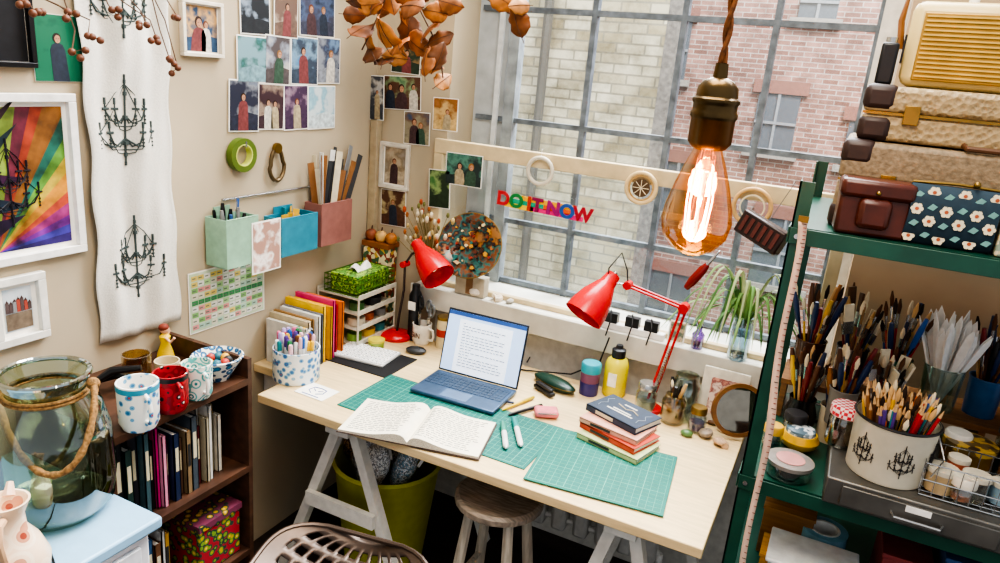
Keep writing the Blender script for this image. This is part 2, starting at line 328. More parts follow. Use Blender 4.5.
c=PZ(218,378,zt); t=thing('bowl','blue patterned ceramic bowl of bits at bookcase end','bowl',c)
B().lathe([(0,0),(.03,0),(.035,.01),(.072,.07),(.068,.072),(.03,.015),(0,.012)],art(('#e8e4da','#2f7fa8','#1f4e79','#e8e4da'),50,'dots',7)).build('bowl_body',t)
for i in range(8):
    a=i*.78; o=B().sph((0,0,0),.013,mat(('#b53a2c','#2d2d2d','#d8a53a','#2f6a7a')[i%4])).build('bead',loc=(c.x+.028*cos(a),c.y+.028*sin(a),c.z+.055)); tag(o,('red','black','amber','teal')[i%4]+' round bead in the blue patterned bowl','bead','beads in the bowl')
c=PZ(166,358,zt); c.x=max(c.x,-1.76); t=thing('doll','tiny doll in a yellow dress standing on the bookcase','doll',c,rad(60))
B().lathe([(0,.0),(.026,0),(.022,.02),(.012,.05),(.016,.07),(.006,.08),(0,.08)],mat('#e8c21f',.5)).build('dress',t)
B().sph((0,0,.092),.014,mat('#e2b090',.5)).build('head',t); B().sph((-.002,0,.098),.015,mat('#7a2f1a',.7),(1,1,.8)).build('hair',t)
for s in (-1,1): B().tube([(0,s*.014,.07),(.01,s*.03,.06),(.02,s*.036,.075)],.004,mat('#e2b090')).build('arm',t)
p=PZ(112,388,zt+.02); t=thing('black_tongs','black handled tongs lying at the left of bookcase top','tongs',(p.x,p.y,.945),.5)
B().tube([(-.07,-.01,0),(0,.01,.05),(.07,.02,.06)],[.006,.012,.008],BLACK).build('arm',t); B().tube([(-.07,.03,0),(.0,.03,.03),(.07,.05,.01)],[.006,.012,.008],BLACK).build('arm',t)
# ================= FRONT-LEFT TABLE
t=thing('side_table','pale blue topped white cabinet in the near left corner','cabinet',(-1.25,.98,0))
B().box((-.265,-.4,.785),(.53,.8,.03),mat('#94bdd8',.3,var=.06)).build('table_top',t,bev=.006)
B().box((-.27,-.4,.39),(.49,.76,.76),mat('#e0e0e2',.4,var=.05)).build('cabinet_body',t,bev=.004)
B().box((-.018,-.4,.4),(.012,.7,.68),mat('#dfe2e6',.4)).build('door',t,bev=.002)
c=PZ(58,508,.8); t=thing('glass_jar','large greenish glass jar wrapped with thick rope handle','jar',c)
B().lathe([(0,.004),(.09,.0),(.118,.03),(.125,.09),(.12,.2),(.105,.26),(.08,.285),(.075,.30),(.085,.325),(.088,.335),(.08,.335)],glass('#bfcaae',.1,.75),n=40).build('glass_body',t)
B().tube([(.086*cos(2*PI*k/40),.086*sin(2*PI*k/40),.335) for k in range(40)],.006,glass('#a8b498',.35,.6),8,closed=True).build('glass_rim',t)
B().lathe([(0,.006),(.085,.006),(.11,.03),(.09,.022),(0,.014)],glass('#b0bda0',.2,.6),n=40).build('glass_base',t)
rope=mat('#8f6c40',.9,0,.5,150,.8)
def ropec(rr,z): return [(rr*cos(2*PI*k/40),rr*sin(2*PI*k/40),z) for k in range(40)]
q=B()
for z in (.290,.298): q.tube(ropec(.081,z),.004,rope,8,closed=True)
q.build('neck_rope',t)
d=CX.copy(); d.z=0; d.normalize(); tc_=Vector((-c.x,-c.y,0)).normalized()
B().tube([d*(-.104*cos(PI*s/30))+tc_*(.15*sin(PI*s/30))+Vector((0,0,.30-.02*cos(PI*s/30)-.13*sin(PI*s/30)**1.3)) for s in range(31)],[.0072+.0012*sin(s*2.2) for s in range(31)],rope,10).build('rope_handle',t)
for s in (-1,1): B().sph(d*s*.103+Vector((0,0,.30+.02*s)),.014,rope).build('rope_knot',t)
c=PZ(16,585,.8); t=thing('jug','cream painted jug with curled handle at frame edge','jug',c,rad(-40))
B().lathe([(0,0),(.05,0),(.06,.02),(.065,.06),(.05,.1),(.03,.13),(.028,.16),(.04,.19),(.036,.19),(.024,.16),(0,.15)],art(('#9a4a3a','#c98f72','#ecd2b4','#f0dcc2','#ecd2b4'),22,'dots',8,.25),n=32).build('jug_body',t)
B().tube([(.04,0,.17),(.075,0,.18),(.085,0,.15),(.07,0,.11),(.055,0,.08)],.008,mat('#d8ae88',.3)).build('handle',t)
B().tube([(-.03,0,.18),(-.05,0,.2)],[.012,.006],mat('#e6c0a4',.3)).build('spout',t)
t=thing('candle','slim red candle behind the big jar','candle',PZ(2,500,.8)); B().cyl((0,0,0),.008,.2,mat('#c23a1e')).build('wax',t); B().cyl((0,0,.2),.001,.012,BLACK).build('wick',t)
o=B().tube([PZ(30,528,.804),PZ(48,545,.804),PZ(60,580,.804)],.0025,BLACK).build('cable'); tag(o,'thin black cable on the pale blue cabinet top','cable')
# ================= PICTURES
def pic(w,u0,v0,u1,v1,label,cols,name='photo_print',cat='photo',frame=None,fw=.012,border=.006,tilt=0,off=0,group='photos pinned on the walls',figs=1,seed=None,sc=14,th_=.0015):
    um,vm=(u0+u1)/2,(v0+v1)/2; c=WP(w,um,vm,off+.002)
    W=abs(loc2(w,WP(w,u1,vm))[0]-loc2(w,WP(w,u0,vm))[0]); H=abs(WP(w,um,v0).z-WP(w,um,v1).z)
    t=thing(name,label,cat,group=group,M=wallM(w,c,tilt)); seed=random.random()*9 if seed is None else seed
    if frame:
        q=B(); f=fw; fm=mat(frame,.4)
        q.box((0,H/2-f/2,.008),(W,f,.018),fm).box((0,-H/2+f/2,.008),(W,f,.018),fm).box((-W/2+f/2,0,.008),(f,H-2*f,.018),fm).box((W/2-f/2,0,.008),(f,H-2*f,.018),fm)
        q.build('frame',t,bev=.0015); W-=2*f; H-=2*f
    B().box((0,0,th_/2),(W,H,th_),PAPER).build('print_border',t)
    w2,h2=W-2*border,H-2*border; z=th_+.001
    q=B().box((0,0,th_+.0004),(w2,h2,.0008),art(cols,18,'noise',seed,const=False))
    if figs is not None and name!='greeting_card' and len(cols)>2:
        q.prism([(-w2/2,-h2/2),(w2/2,-h2/2),(w2/2,-h2*.18),(w2*.1,-h2*.12),(-w2/2,-h2*.22)],z-.0003,z,mat(cols[2],.6,var=.4,sc=60))
    for k in range(figs or 0):
        sz=random.uniform(.9,1.35); x=(k-(figs-1)/2)*w2*.3+random.uniform(-.06,.06)*w2; r=min(w2,h2)*.1*sz; yb=-h2/2; hh=h2*random.uniform(.02,.14)
        body=mat(random.choice(['#c9c2b6','#4a3235','#27303f','#7c3f3f','#a7987a','#35503f']),.6,var=.35,sc=90); sk=random.uniform(-.4,.4)*r
        q.prism([(x-r*1.6,yb),(x+r*1.8,yb),(x+r*1.6+sk,hh-r*1.6),(x+r*1.1+sk,hh-r*.5),(x+r*.4+sk,hh-r*.2),(x-r*.4+sk,hh-r*.2),(x-r*1.1+sk,hh-r*.6),(x-r*1.5+sk,hh-r*1.6)],z,z+.0003,body)
        x+=sk; q.prism([(x+r*.85*cos(a*.52),hh+r*.75+r*.98*sin(a*.52)) for a in range(12)],z,z+.0004,mat(random.choice(['#2a1c16','#6b3a20','#38261c','#8a6236']),.7))
        q.prism([(x+r*.6*cos(a*.52)+.1*r,hh+r*.55+r*.78*sin(a*.52)) for a in range(12)],z,z+.0007,mat('#b98a6c',.6,var=.3,sc=90))
        q.box((x+.1*r-r*.22,hh+r*.65,z+.0008),(r*.16,r*.1,.0002),mat('#2a1c16')).box((x+.1*r+r*.22,hh+r*.65,z+.0008),(r*.16,r*.1,.0002),mat('#2a1c16')).box((x+.1*r,hh+r*.18,z+.0008),(r*.3,r*.08,.0002),mat('#8a3a34'))
    q.build('image',t); return t,W,H
pic('L',-20,-20,31,67,'black picture board in the upper left corner',['#101012','#1a1a1e'],'picture','picture','#111114',figs=0,group=None,border=.001)
pic('L',33,15,83,82,'portrait card of person in white on dark green',['#0e4436','#1d6a4c'],figs=1,border=.001,seed=1.)
t,W,H=pic('L',-22,95,81,262,'white framed rainbow chandelier artwork on left wall',['#2b1530','#2b1530'],'framed_artwork','artwork','#ebe8e2',.02,.012,figs=0,group=None)
def chandelier(q,s,m,mp,r=.0022,rich=True):
    def tb(pts,rr=r): q.tube([mp(x*s,y*s) for x,y in pts],rr,m,5)
    tb([(0,1.0),(0,-.9)],r*1.3)
    for y0,w,n in ((-.25,.62,1),(.25,.4,1)):
        for sg in (-1,1):
            for f in (1,.55):
                tb([(0,y0-.1),(sg*w*f*.4,y0-.28),(sg*w*f*.8,y0-.2),(sg*w*f,y0),(sg*w*f,y0+.2)])
                tb([(sg*w*f-.07,y0+.03),(sg*w*f+.07,y0+.03)],r*1.5)
                tb([(sg*w*f,y0+.12),(sg*w*f,y0+.26)],r*1.4)
                tb([(sg*w*f,y0),(sg*w*f,y0-.28)],r*.6)
                for k in range(3): tb([(sg*w*f,y0-.1-k*.08),(sg*w*f,y0-.13-k*.08)],r*1.6)
            tb([(0,.8),(sg*w*.5,y0+.35),(sg*w,y0+.03)],r*.55)
            tb([(sg*w,y0),(sg*w*.5,y0-.33),(0,y0-.35)],r*.6)
            tb([(sg*w*.55,y0-.1),(sg*w*.3,y0-.4),(0,y0-.45)],r*.6)
    for yy,k in ((.85,1.6),(.6,2.4),(.1,3),(-.45,3.6),(-.7,2.4),(-.9,1.5)): tb([(0,yy-.04),(0,yy+.04)],r*k)
q=B(); w2,h2=W-.024,H-.024
def edge(a):
    dx,dy=cos(a),sin(a); k=min((w2/dx if dx>1e-4 else 9),(h2/dy if dy>1e-4 else 9)); return (-w2/2+max(0,dx*k),-h2/2+max(0,dy*k))
cols=['#3a2a6e','#4a3f9e','#7a2f8f','#a03a7a','#c0503a','#c98a34','#b8a03a','#5f8f3a','#2a6a5a','#8a5a2a','#a0402a','#6a2a3a','#7a8f3a','#3a2030']
aa=[0.001]
for i in range(13): aa.append(aa[-1]+random.uniform(.6,1.4))
aa=[.001+(PI/2-.002)*(v-.001)/(aa[-1]+.8) for v in aa]+[PI/2-.001]
for i in range(14):
    a0,a1=aa[i],aa[i+1]; p=[(-w2/2,-h2/2),edge(a0)]; ac=math.atan2(h2,w2)
    if a0<ac<a1: p.append((w2/2,h2/2))
    p.append(edge(a1)); q.prism(p,.0028,.003,mat(cols[i],.5,var=.85,sc=14))
for k in range(5):
    y_=-h2/2+h2*(.1+.17*k); q.prism([(-w2/2,y_),(-w2/2+w2*random.uniform(.3,.6),y_+h2*random.uniform(.02,.3)),(-w2/2,y_+h2*.12)],.003,.0032,mat(['#241430','#1a2a3a','#3a1838','#152a30','#2a1420'][k],.5,var=.5,sc=40))
q.build('rainbow_panel',t); q=B(); chandelier(q,H*.3,mat('#14101c'),lambda x,y:Vector((x-.05,y-.01,.0036)),.0018); q.build('chandelier_print',t)
t,W,H=pic('L',-10,275,46,343,'small white framed seaside print below the rainbow artwork',['#b9c9d4','#d4dade'],'framed_print','picture','#e0dcd2',.02,.012,figs=0,group=None)
q=B(); w2=W-.03
q.box((0,-H*.22,.0035),(w2,H*.32,.0008),mat('#7a6a58',.7,var=.4,sc=60))
for k in range(7): x=-w2/2+w2*(k+.5)/7; h_=H*random.uniform(.12,.26); q.box((x,-.04*H+h_/2,.0045),(w2/7.6,h_,.0008),mat(random.choice(['#a84a3a','#d8cbb0','#5a4a48','#c89a5a','#8a8a88']),.7)); q.prism([(x-w2/15,-.04*H+h_),(x+w2/15,-.04*H+h_),(x,h_+.02*H)],.0045,.0052,mat('#4a3430'))
q.build('harbour_print',t)
pic('L',180,1,221,57,'white framed painting of two people in a frame',['#3f5f7a','#c9a06a','#2f4a66'],'framed_picture','picture','#e0d6c4',.011,.004,figs=2,group=None)
for a in [(240,-8,270,35,['#3d4a58','#8a97a5','#202428'],'top left snapshot of a grey pinned grid',0),(274,-8,298,38,['#3a2d2a','#a99886','#6b5548'],'sepia snapshot in the top row of pinned grid',1),(300,-8,335,37,['#222a3a','#4b5a78','#3d3f50'],'blue evening snapshot at top right of pinned grid',2),
 (237,36,267,83,['#5a8a9a','#2f5f55','#7898a0'],'seascape snapshot second row left of grid',0),(265,36,290,85,['#b8b4ac','#8a8f99','#504848'],'pale tilted snapshot in second row of grid',1),(291,37,318,85,['#4d7aa0','#7795aa','#3a4655'],'snapshot of person by blue water in second row',1),(317,38,340,84,['#6f8aa8','#383f55','#888c94'],'narrow blue snapshot at right of second row',1),
 (229,80,259,132,['#4d5f7a','#85898f','#2b2f40'],'tall snapshot at lower left of pinned grid',1),(258,84,284,130,['#5a5f4a','#948070','#3f2a30'],'reddish garden snapshot in bottom row of grid',2),(284,85,308,130,['#6a5f76','#907888','#453049'],'mauve snapshot in bottom row of grid',1),(308,86,335,129,['#9cc4cc','#7fa8b8','#bfcacb'],'turquoise sea snapshot at lower right of grid',0)]:
    pic('L',*a[:4],a[5],a[4],figs=a[6],border=.004,tilt=random.uniform(-.04,.04),off=.001+.002*random.random())
for a in [(392,40,421,74,['#4a2f2a','#896f4a','#2a3a2a'],'snapshot of dancer in red high in the corner',1),(384,76,421,110,['#3a6a4a','#809970','#5a3a2a'],'snapshot of three people on the corner wall',3),(404,112,430,145,['#3f4f6a','#705a4a','#908870'],'snapshot of street scene on the corner wall',2),(433,98,458,131,['#a0683a','#8a5a2a','#c8a870'],'orange autumn snapshot on the window side wall',1),
 (446,154,482,186,['#2f5a50','#508070','#20302f'],'landscape snapshot taped over the cream inner frame',2),(429,170,450,208,['#3f6f3a','#809860','#22351f'],'green garden snapshot on the frame post',0),(381,190,406,226,['#907a4a','#b8a880','#5a3a2a'],'amber snapshot low on the corner wall',1),(370,76,384,120,['#707a8a','#b8b4ac','#40444c'],'narrow pale snapshot at the room corner',1)]:
    pic('W',*a[:4],a[5],a[4],figs=a[6],border=.003,tilt=random.uniform(-.05,.05),off=.034 if a[0] in(429,446,370) else .001)
pic('W',381,143,410,189,'white framed portrait hanging on the corner wall',['#a0988c','#8a7a62','#b4a48c'],'framed_picture','picture','#d8d0c0',.014,.006,figs=1,group=None)
t,W,H=pic('L',191,264,266,322,'green and white printed wall planner above the folders',['#d2dac8','#bfd0b0'],'wall_planner','planner',border=.004,figs=0,group=None)
q=B()
for i in range(12):
    for j in range(9):
        cc=random.choice(['#7fb069','#d8d4c0','#a5cf8f','#d9c26a','#a8c8b8','#e0e0da','#e0e0da','#d89090'] if j!=4 else ['#3f8f5a'])
        q.box((-W/2+.01+(W-.02)*(i+.5)/12,-H/2+.01+(H-.02)*(j+.5)/9,.003),((W-.02)/12*.9,(H-.02)/9*.75,.0008),mat(cc,.7,var=.02))
        q.box((-W/2+.01+(W-.02)*(i+.4)/12,-H/2+.01+(H-.02)*(j+.5)/9,.0036),((W-.02)/12*.5,(H-.02)/9*.2,.0006),mat('#6a7a6a',.7,var=.02))
q.build('date_cell_print',t)
# tea towel
c=PX(140,160,XW+.015); y0=PX(84,165,XW).y; y1=PX(170,165,XW).y; zt_=c.z+.45; zb=PX(140,330,XW).z
t=thing('tea_towel','hanging white linen tea towel printed with grey chandeliers','tea towel',M=wallM('L',Vector((XW+.018,(y0+y1)/2,(zt_+zb)/2))))
TW=y1-y0; TH=zt_-zb
def wz(x,y): return .009*sin(x*38+y*4)+.004*sin(x*90-y*7)
B().grid(lambda u,v:((u-.5)*TW+.005*sin(v*25),(v-.5)*TH+.006*sin(u*9),wz((u-.5)*TW,(v-.5)*TH)),40,40,mat('#d9d4c9',.9,0,.08,200,.3)).build('cloth',t,solid=.001)
pm=mat('#3f4a48',.8)
for (u,v,s_) in ((125,122,.125),(137,258,.125),(118,-10,.125)):
    cc=PX(u,v,XW+.016); ox=cc.y-(y0+y1)/2; oy=cc.z-(zt_+zb)/2
    q=B(); chandelier(q,s_,pm,lambda x,y:Vector((x+ox,y+oy,wz(x+ox,y+oy)+.0012)),.0026); q.build('chandelier_print',t)
# berries
t=thing('berry_branch','dried twig of brown berries hanging at top left','dried branch',PX(100,-15,XW+.12)); o0=t.location.copy(); tw=mat('#5a4030',.8)
for st in ([(20,-12),(32,8),(38,12)],[(20,-12),(58,5),(68,12)],[(20,-12),(90,20),(88,36)],[(60,-12),(75,30),(72,52)],[(100,-14),(150,20),(158,42)],[(150,-10),(165,20),(178,68)],[(120,-12),(140,10),(147,25)],[(160,-12),(172,8),(178,18)],[(20,-12),(22,0),(20,5)],[(150,-10),(160,30),(170,60)],[(100,-14),(108,4),(112,10)]):
    P=[PX(u,v,XW+.12+.03*i)-o0 for i,(u,v) in enumerate(st)]; tg=B().tube(P,.0016,tw,5).build('twig',t)
    for e in range(3): p=P[-1]+Vector((random.uniform(-.02,.02),random.uniform(-.02,.02),random.uniform(-.015,.01)))*(e>0); B().tube([P[-1],p+Vector((0,0,.003))],.001,tw,4).sph(p,.0085,mat('#6b3f28',.5)).build('berry',tg)
# dried leaves
t=thing('dried_leaf_branch','hanging branch of rusty dried leaves above the corner','dried leaves',PY(400,-30,2.05)); o0=t.location.copy()
def pl(u,v,y=2.05): return PY(u,v,y)-o0
for st in ([(400,-30),(385,0),(372,30),(362,50)],[(400,-30),(420,10),(440,50),(443,78)],[(420,-10),(480,-5),(512,15)],[(385,0),(360,5),(345,-4)]):
    B().tube([pl(*s) for s in st],[.004]+[.0025]*(len(st)-1),tw,6).build('twig',t)
lm=[mat(h,.6,var=.5,sc=25,bump=.3) for h in ('#a0602c','#80491f','#b57234','#6a3d1a','#bd8044')]
LV=[(378,14,1),(362,28,1.1),(388,40,1.3),(372,52,1.1),(402,22,1),(415,45,1.1),(428,28,1.1),(437,12,.9),(440,58,.9),(444,80,.8),(452,4,.9),(516,22,1),(503,0,.9),(350,2,1),(395,58,.9),(424,62,.9),(410,5,1.1),(390,-5,1.2),(440,38,.9),(368,5,1),(400,-8,1),(355,15,.8),(380,35,1.2),(408,32,1.1),(366,42,1),(432,46,.9),(420,-6,1.1),(434,70,.7),(384,58,1),(520,5,.7),(398,44,1.1),(375,-4,1)]
for i,(u,v,s) in enumerate(LV):
    c=pl(u,v,2.05+random.uniform(-.09,.06)); s*=.047; R=Matrix.Translation(c)@Matrix.Rotation(random.uniform(0,6.3),4,'Y')@Matrix.Rotation(random.uniform(-1.1,1.1),4,'X')@Matrix.Rotation(random.uniform(-1,1),4,'Z'); cu=random.uniform(.3,1.); tws=random.uniform(-.6,.6); ph=random.random()*6
    def lf(a,b_):
        w=s*.78*sin(PI*min(1,b_**.8))**.75 if 0<b_<1 else 0
        x=(a-.5)*2*w*(1+.08*sin(b_*22+ph)); k=(a-.5)*2
        return (x,s*(cu*.45*k*k*sin(PI*b_)+.5*cu*(b_-.3)**2*2+.05*sin(b_*14+ph)*abs(k)+tws*k*b_*.4),(b_-.5)*2.1*s)
    B().grid(lf,8,12,lm[i%5],R).tube([R@Vector(lf(.5,0)),R@Vector((0,s*.1,-1.4*s))],.0011,tw,4).tube([R@(Vector(lf(.5,k/8))-Vector((0,.001,0))) for k in range(9)],.0009,tw,4).build('leaf',t,solid=.0005,ang=60)
# wall organiser
def wpot(u0,v0,u1,v1,dep,label,col):
    xf=XW+dep; a=PX(u0,(v0+v1)/2,xf); c=PX(u1,(v0+v1)/2,xf); zt_=PX((u0+u1)/2,v0,xf).z; zb=PX((u0+u1)/2,v1,xf).z
    t=thing('wall_pot',label,'wall pot',(XW+dep/2+.008,(a.y+c.y)/2,zb),0,'hanging pots on the wall rail'); W=c.y-a.y; H=zt_-zb; m_=mat(col,.4); e=.003
    q=B().box((0,0,e/2),(dep-.012,W,e),m_)
    for s in (-1,1): q.box((s*(dep/2-.006),0,H/2),(e,W,H),m_).box((0,s*(W/2-e/2),H/2),(dep-.012,e,H),m_)
    q.build('pot_body',t,bev=.001); B().box((-dep/2+.005,0,H+.01),(.004,W*.5,.03),m_).build('hanger',t); B().tube([(dep/2-.006,-W/2+.002,H),(dep/2-.006,W/2-.002,H)],.0025,m_).build('rim',t); return Vector((XW+dep/2,(a.y+c.y)/2,zb)),W,H
P1=wpot(226,218,258,266,.1,'mint green hanging wall pot holding scissors','#93b99e'); P2=wpot(281,216,317,253,.09,'turquoise hanging wall pot with pegs and clips','#2b8298'); P3=wpot(321,202,351,243,.09,'dusty pink hanging wall pot of rulers and papers','#8f6058')
o=B().tube([PX(222,200,XW+.01),PX(352,180,XW+.01)],.004,STEEL).build('wall_rail'); tag(o,'steel rail on the wall holding the hanging pots','rail')
pic('L',253,222,280,270,'white card with brown floral print clipped to mint pot',['#d8b0a0','#f0e8e0','#b08878'],'greeting_card','card',off=.102,border=.005,figs=0,group=None,sc=90)
# sticks
meshc={}
def stick(kind,hexc,L):
    L=round(L,2); k=(kind,hexc,L)
    if k in meshc: return meshc[k]
    q=B(); m_=mat(hexc,.4)
    if kind=='pencil': q.lathe([(0,0),(.004,0),(.004,L-.02),(.0012,L-.004)],m_,n=6).lathe([(.004,L-.0199),(.0014,L-.004),(0,L)],wood('#c9a374'),n=6)
    elif kind=='brush':
        q.lathe([(0,0),(.0018,0),(.0038,L*.45),(.0032,L*.62),(.003,L*.68)],m_,n=8).lathe([(.0034,L*.68),(.0045,L*.84),(0,L*.84)],STEEL,n=8).lathe([(.0042,L*.84),(.0062,L*.92),(.002,L),(0,L)],mat(random.choice(['#5a3a22','#c9a06a','#2a1c14','#e0d0b0']),.9),n=8)
    elif kind=='wide_brush':
        q.lathe([(0,0),(.004,0),(.006,L*.4),(.005,L*.6)],m_,n=8).box((0,0,L*.68),(.026,.007,L*.16),STEEL).box((0,0,L*.86),(.026,.006,L*.22),mat(random.choice(['#d8ccb0','#8a6a42','#5a4028']),.9))
    elif kind=='marker': q.lathe([(0,0),(.007,0),(.007,L*.78),(0,L*.78)],mat('#e9e7e2',.4),n=10).lathe([(.0078,L*.76),(.0078,L*.97),(.005,L),(0,L)],m_,n=10)
    elif kind=='knife': q.prism([(-.006,0),(.006,0),(.006,L*.5),(.011,L*.65),(.01,L*.9),(0,L),(-.011,L*.9),(-.011,L*.65),(-.006,L*.5)],-.0012,.0012,mat('#efefec',.35),Matrix.Rotation(PI/2,4,'X'))
    elif kind=='ruler': q.box((0,0,L/2),(.026,.0025,L),m_)
    elif kind=='tool': q.lathe([(0,0),(.0025,0),(.0025,L*.5),(.003,L*.6),(.007,L*.64),(.0082,L*.85),(.005,L),(0,L)],m_,n=10)
    elif kind=='pen': q.lathe([(0,0),(.002,0),(.005,.015),(.005,L),(0,L)],m_,n=8).box((.0058,0,L*.85),(.0016,.003,L*.22),STEEL)
    meshc[k]=q.build(kind); CO.objects.unlink(meshc[k]); return meshc[k]
def sticks(c,r,zb,rimh,n,kinds,cols,lr,where,spread=.7,grp=None,rect=None,up=0):
    for i in range(n):
        kind=kinds[i%len(kinds)]; cn,hx=random.choice(cols); a=2*PI*i/n*2.4+random.random()*.5
        rr=r*spread*math.sqrt(random.uniform(.15 if not up else .01,1)); L=random.uniform(*lr); bk=.5 if not up else -up
        base=Vector((c[0]-rr*bk*cos(a),c[1]-rr*bk*sin(a),zb+.006)); rim=Vector((c[0]+rr*cos(a),c[1]+rr*sin(a),zb+rimh))
        if rect: f=i/(n-1)*2-1; base=Vector((c[0]+random.uniform(-1,1)*rect[0],c[1]+f*rect[1]*.5,zb+.006)); rim=base+Vector((random.uniform(-.01,.01),rect[1]*.5*f+random.uniform(-.005,.012)+(rect[2] if len(rect)>2 else 0),rimh))
        src=stick(kind,hx,L); o=bpy.data.objects.new({'wide_brush':'flat_paintbrush','brush':'paintbrush','knife':'plastic_knife','tool':'craft_tool','marker':'marker_pen'}.get(kind,kind),src.data); CO.objects.link(o)
        o.matrix_world=Matrix.Translation(base)@(rim-base).to_track_quat('Z','Y').to_matrix().to_4x4()@Matrix.Rotation(PI/2 if rect else a,4,'Z')
        nm={'wide_brush':'flat paintbrush','brush':'paintbrush','knife':'plastic knife','tool':'handled craft tool','marker':'marker pen'}.get(kind,kind)
        tag(o,f'{cn} {nm} standing in the {where}',nm,grp or f'{nm}s in the {where}')
CP=[('red','#b8252a'),('blue','#2a5aa0'),('green','#2f7d4a'),('yellow','#e0b02a'),('orange','#d9702a'),('brown','#6b4226'),('black','#1c1c1e'),('pink','#d86a90'),('purple','#5d3f8a'),('teal','#2a8a8f')]
CB=[('black','#1a1a1c'),('varnished wooden','#a8703a'),('dark red','#7a1f20'),('pale wooden','#d2ab74'),('brown','#5b3720'),('navy','#22345a'),('yellow','#d8ac3a')]
sticks((P1[0].x,P1[0].y),.03,P1[0].z,P1[2],9,['pen','tool'],[('black','#18181a'),('grey','#8a8a88'),('blue','#3a62a0')],(.15,.2),'mint green wall pot',rect=(.03,.045))
sticks((P2[0].x,P2[0].y),.03,P2[0].z,P2[2],13,['ruler','pencil'],[('wooden','#caa26a'),('yellow','#e2b43a'),('teal','#2f8f9a'),('white','#e6e4de')],(.12,.15),'turquoise wall pot',rect=(.028,.05))
sticks((P3[0].x,P3[0].y),.03,P3[0].z,P3[2],18,['ruler'],[('white','#e8e6e0'),('cream','#cfc4a8'),('steel','#8f9294'),('dark grey','#3f4246'),('brown','#8a5f3a')],(.27,.37),'dusty pink wall pot',rect=(.025,.08,.02))
def torus(R,r,m,T,n=32,k=10,flat=1): return B().tube([(R*cos(2*PI*i/n),R*sin(2*PI*i/n),0) for i in range(n)],r,m,k,T,closed=True)
t=thing('washi_tape_roll','green tape roll hanging on a wall hook','tape roll',M=wallM('L',PX(242,155,XW+.018)))
B().lathe([(.036,-.012),(.055,-.012),(.055,.012),(.036,.012),(.036,-.012)],mat('#5a6f2a',.4)).build('tape',t); B().lathe([(.033,-.0125),(.036,-.0125),(.036,.0125),(.033,.0125),(.033,-.0125)],mat('#c8d06a')).build('core',t)
B().tube([(0,.03,-.016),(0,.03,.02),(0,.045,.02)],.003,STEEL).build('hook',t)
t=thing('brass_clasp','brass bottle opener hanging on the wall by tape roll','ornament',M=wallM('L',PX(277,165,XW+.012)))
B().tube([(.036*cos(a)*(.8 if sin(a)>0 else 1),.055*sin(a),0) for a in [2*PI*k/30 for k in range(30)]],.007,mat('#6b5a40',.4,.7),8,closed=True).build('loop',t); B().lathe([(.0,-.004),(.018,-.004),(.018,.008),(0,.008)],BRASS,(0,.058,0)).build('disc',t)
# ================= DESK ITEMS
D=lambda u,v,z=ZD:PZ(u,v,z)
def ang(a,b_): return math.atan2(b_.y-a.y,b_.x-a.x)
c=D(284,373); c.x=max(c.x,-1.59); t=thing('marker_tin','blue and white patterned tin full of marker pens','tin',c)
B().lathe([(0,0),(.076,0),(.08,.005),(.08,.115),(.076,.115),(.075,.006),(0,.006)],art(('#c0404a','#2f6fae','#3f7fba','#8fb9d8','#f0f0ee','#e8eef0'),48,'dots',12),n=32).build('tin_body',t)
sticks(c,.07,ZD,.115,66,['marker'],CP+[('white','#ecebe8'),('grey','#9a9a9c'),('lilac','#b49fd0'),('pale pink','#e8b8c0')],(.14,.165),'patterned marker tin',.95,up=.92)
cols=[('white paper pad','#d8d4ca',.012,.18),('cream paper pad','#c9b898',.014,.19),('brown envelope file','#a07a4a',.01,.2),('white document file','#e0ded8',.012,.2),('grey document file','#7f8288',.008,.21),('yellow folder','#efc12c',.014,.225),('mustard folder','#d9a018',.01,.23),('pink folder','#d8407a',.012,.235),('red folder','#b8202a',.012,.225),('orange folder','#e27a2a',.01,.22)]
y=1.86
for i,(nm,cc,tk,h) in enumerate(cols):
    book(f'{nm} leaning upright at the left wall of desk',(-1.588-.006*(i%3),y,ZD),(tk,.18,h*(.92+.05*(i%2))),cc,0,group='folders standing at the left of desk',cat='folder',name='folder'); y+=tk+.011
a=D(292,394); b2=D(322,405); t=thing('printed_card','white card with blue line drawing on desk corner','card',D(317,392),ang(a,b2))
B().box((0,0,.0015),(.12,.09,.002),PAPER).build('card_sheet',t); q=B()
for s in (-1,1): q.tube([(s*.01,-.02,.003),(s*.03,-.005,.003),(s*.025,.02,.003),(0,.025,.003)],.0016,mat('#2a4a90'),5).tube([(s*.005,0,.003),(s*.02,.01,.003)],.0014,mat('#2a4a90'),5)
q.box((0,-.034,.0029),(.07,.004,.0006),mat('#2a4a90')); q.build('line_drawing',t)
a=D(322,352); b2=D(388,372); an=ang(a,b2); t=thing('black_folder','black sheet folder under the white keyboard','folder',D(372,360),an); B().box((0,0,.002),(.27,.21,.004),mat('#1b1b1d',.6)).build('folder_cover',t,bev=.001)
t=thing('keyboard','compact silver white keyboard left of the laptop','keyboard',D(366,356)+Vector((0,0,.004)),an+rad(6)); B().box((0,0,.005),(.225,.15,.01),mat('#cfcfcc',.3,.3)).build('keyboard_body',t,bev=.003)
q=B()
for j in range(6):
    for i in range(12): q.box((-.099+i*.018,-.061+j*.0235,.011),(.0150,.0190,.004),mat('#f4f3f0',.5,var=.03)).box((-.099+i*.018,-.061+j*.0235,.0132),(.005,.004,.0006),mat('#55585c'))
q.build('key_rows',t)
t=thing('computer_mouse','dark grey computer mouse behind the laptop','mouse',D(416,353),.3); B().sph((0,0,.012),.03,mat('#3a3d40',.4),(1.4,.9,.5)).build('mouse_body',t); B().box((.02,0,.026),(.02,.004,.003),BLACK).build('wheel',t)
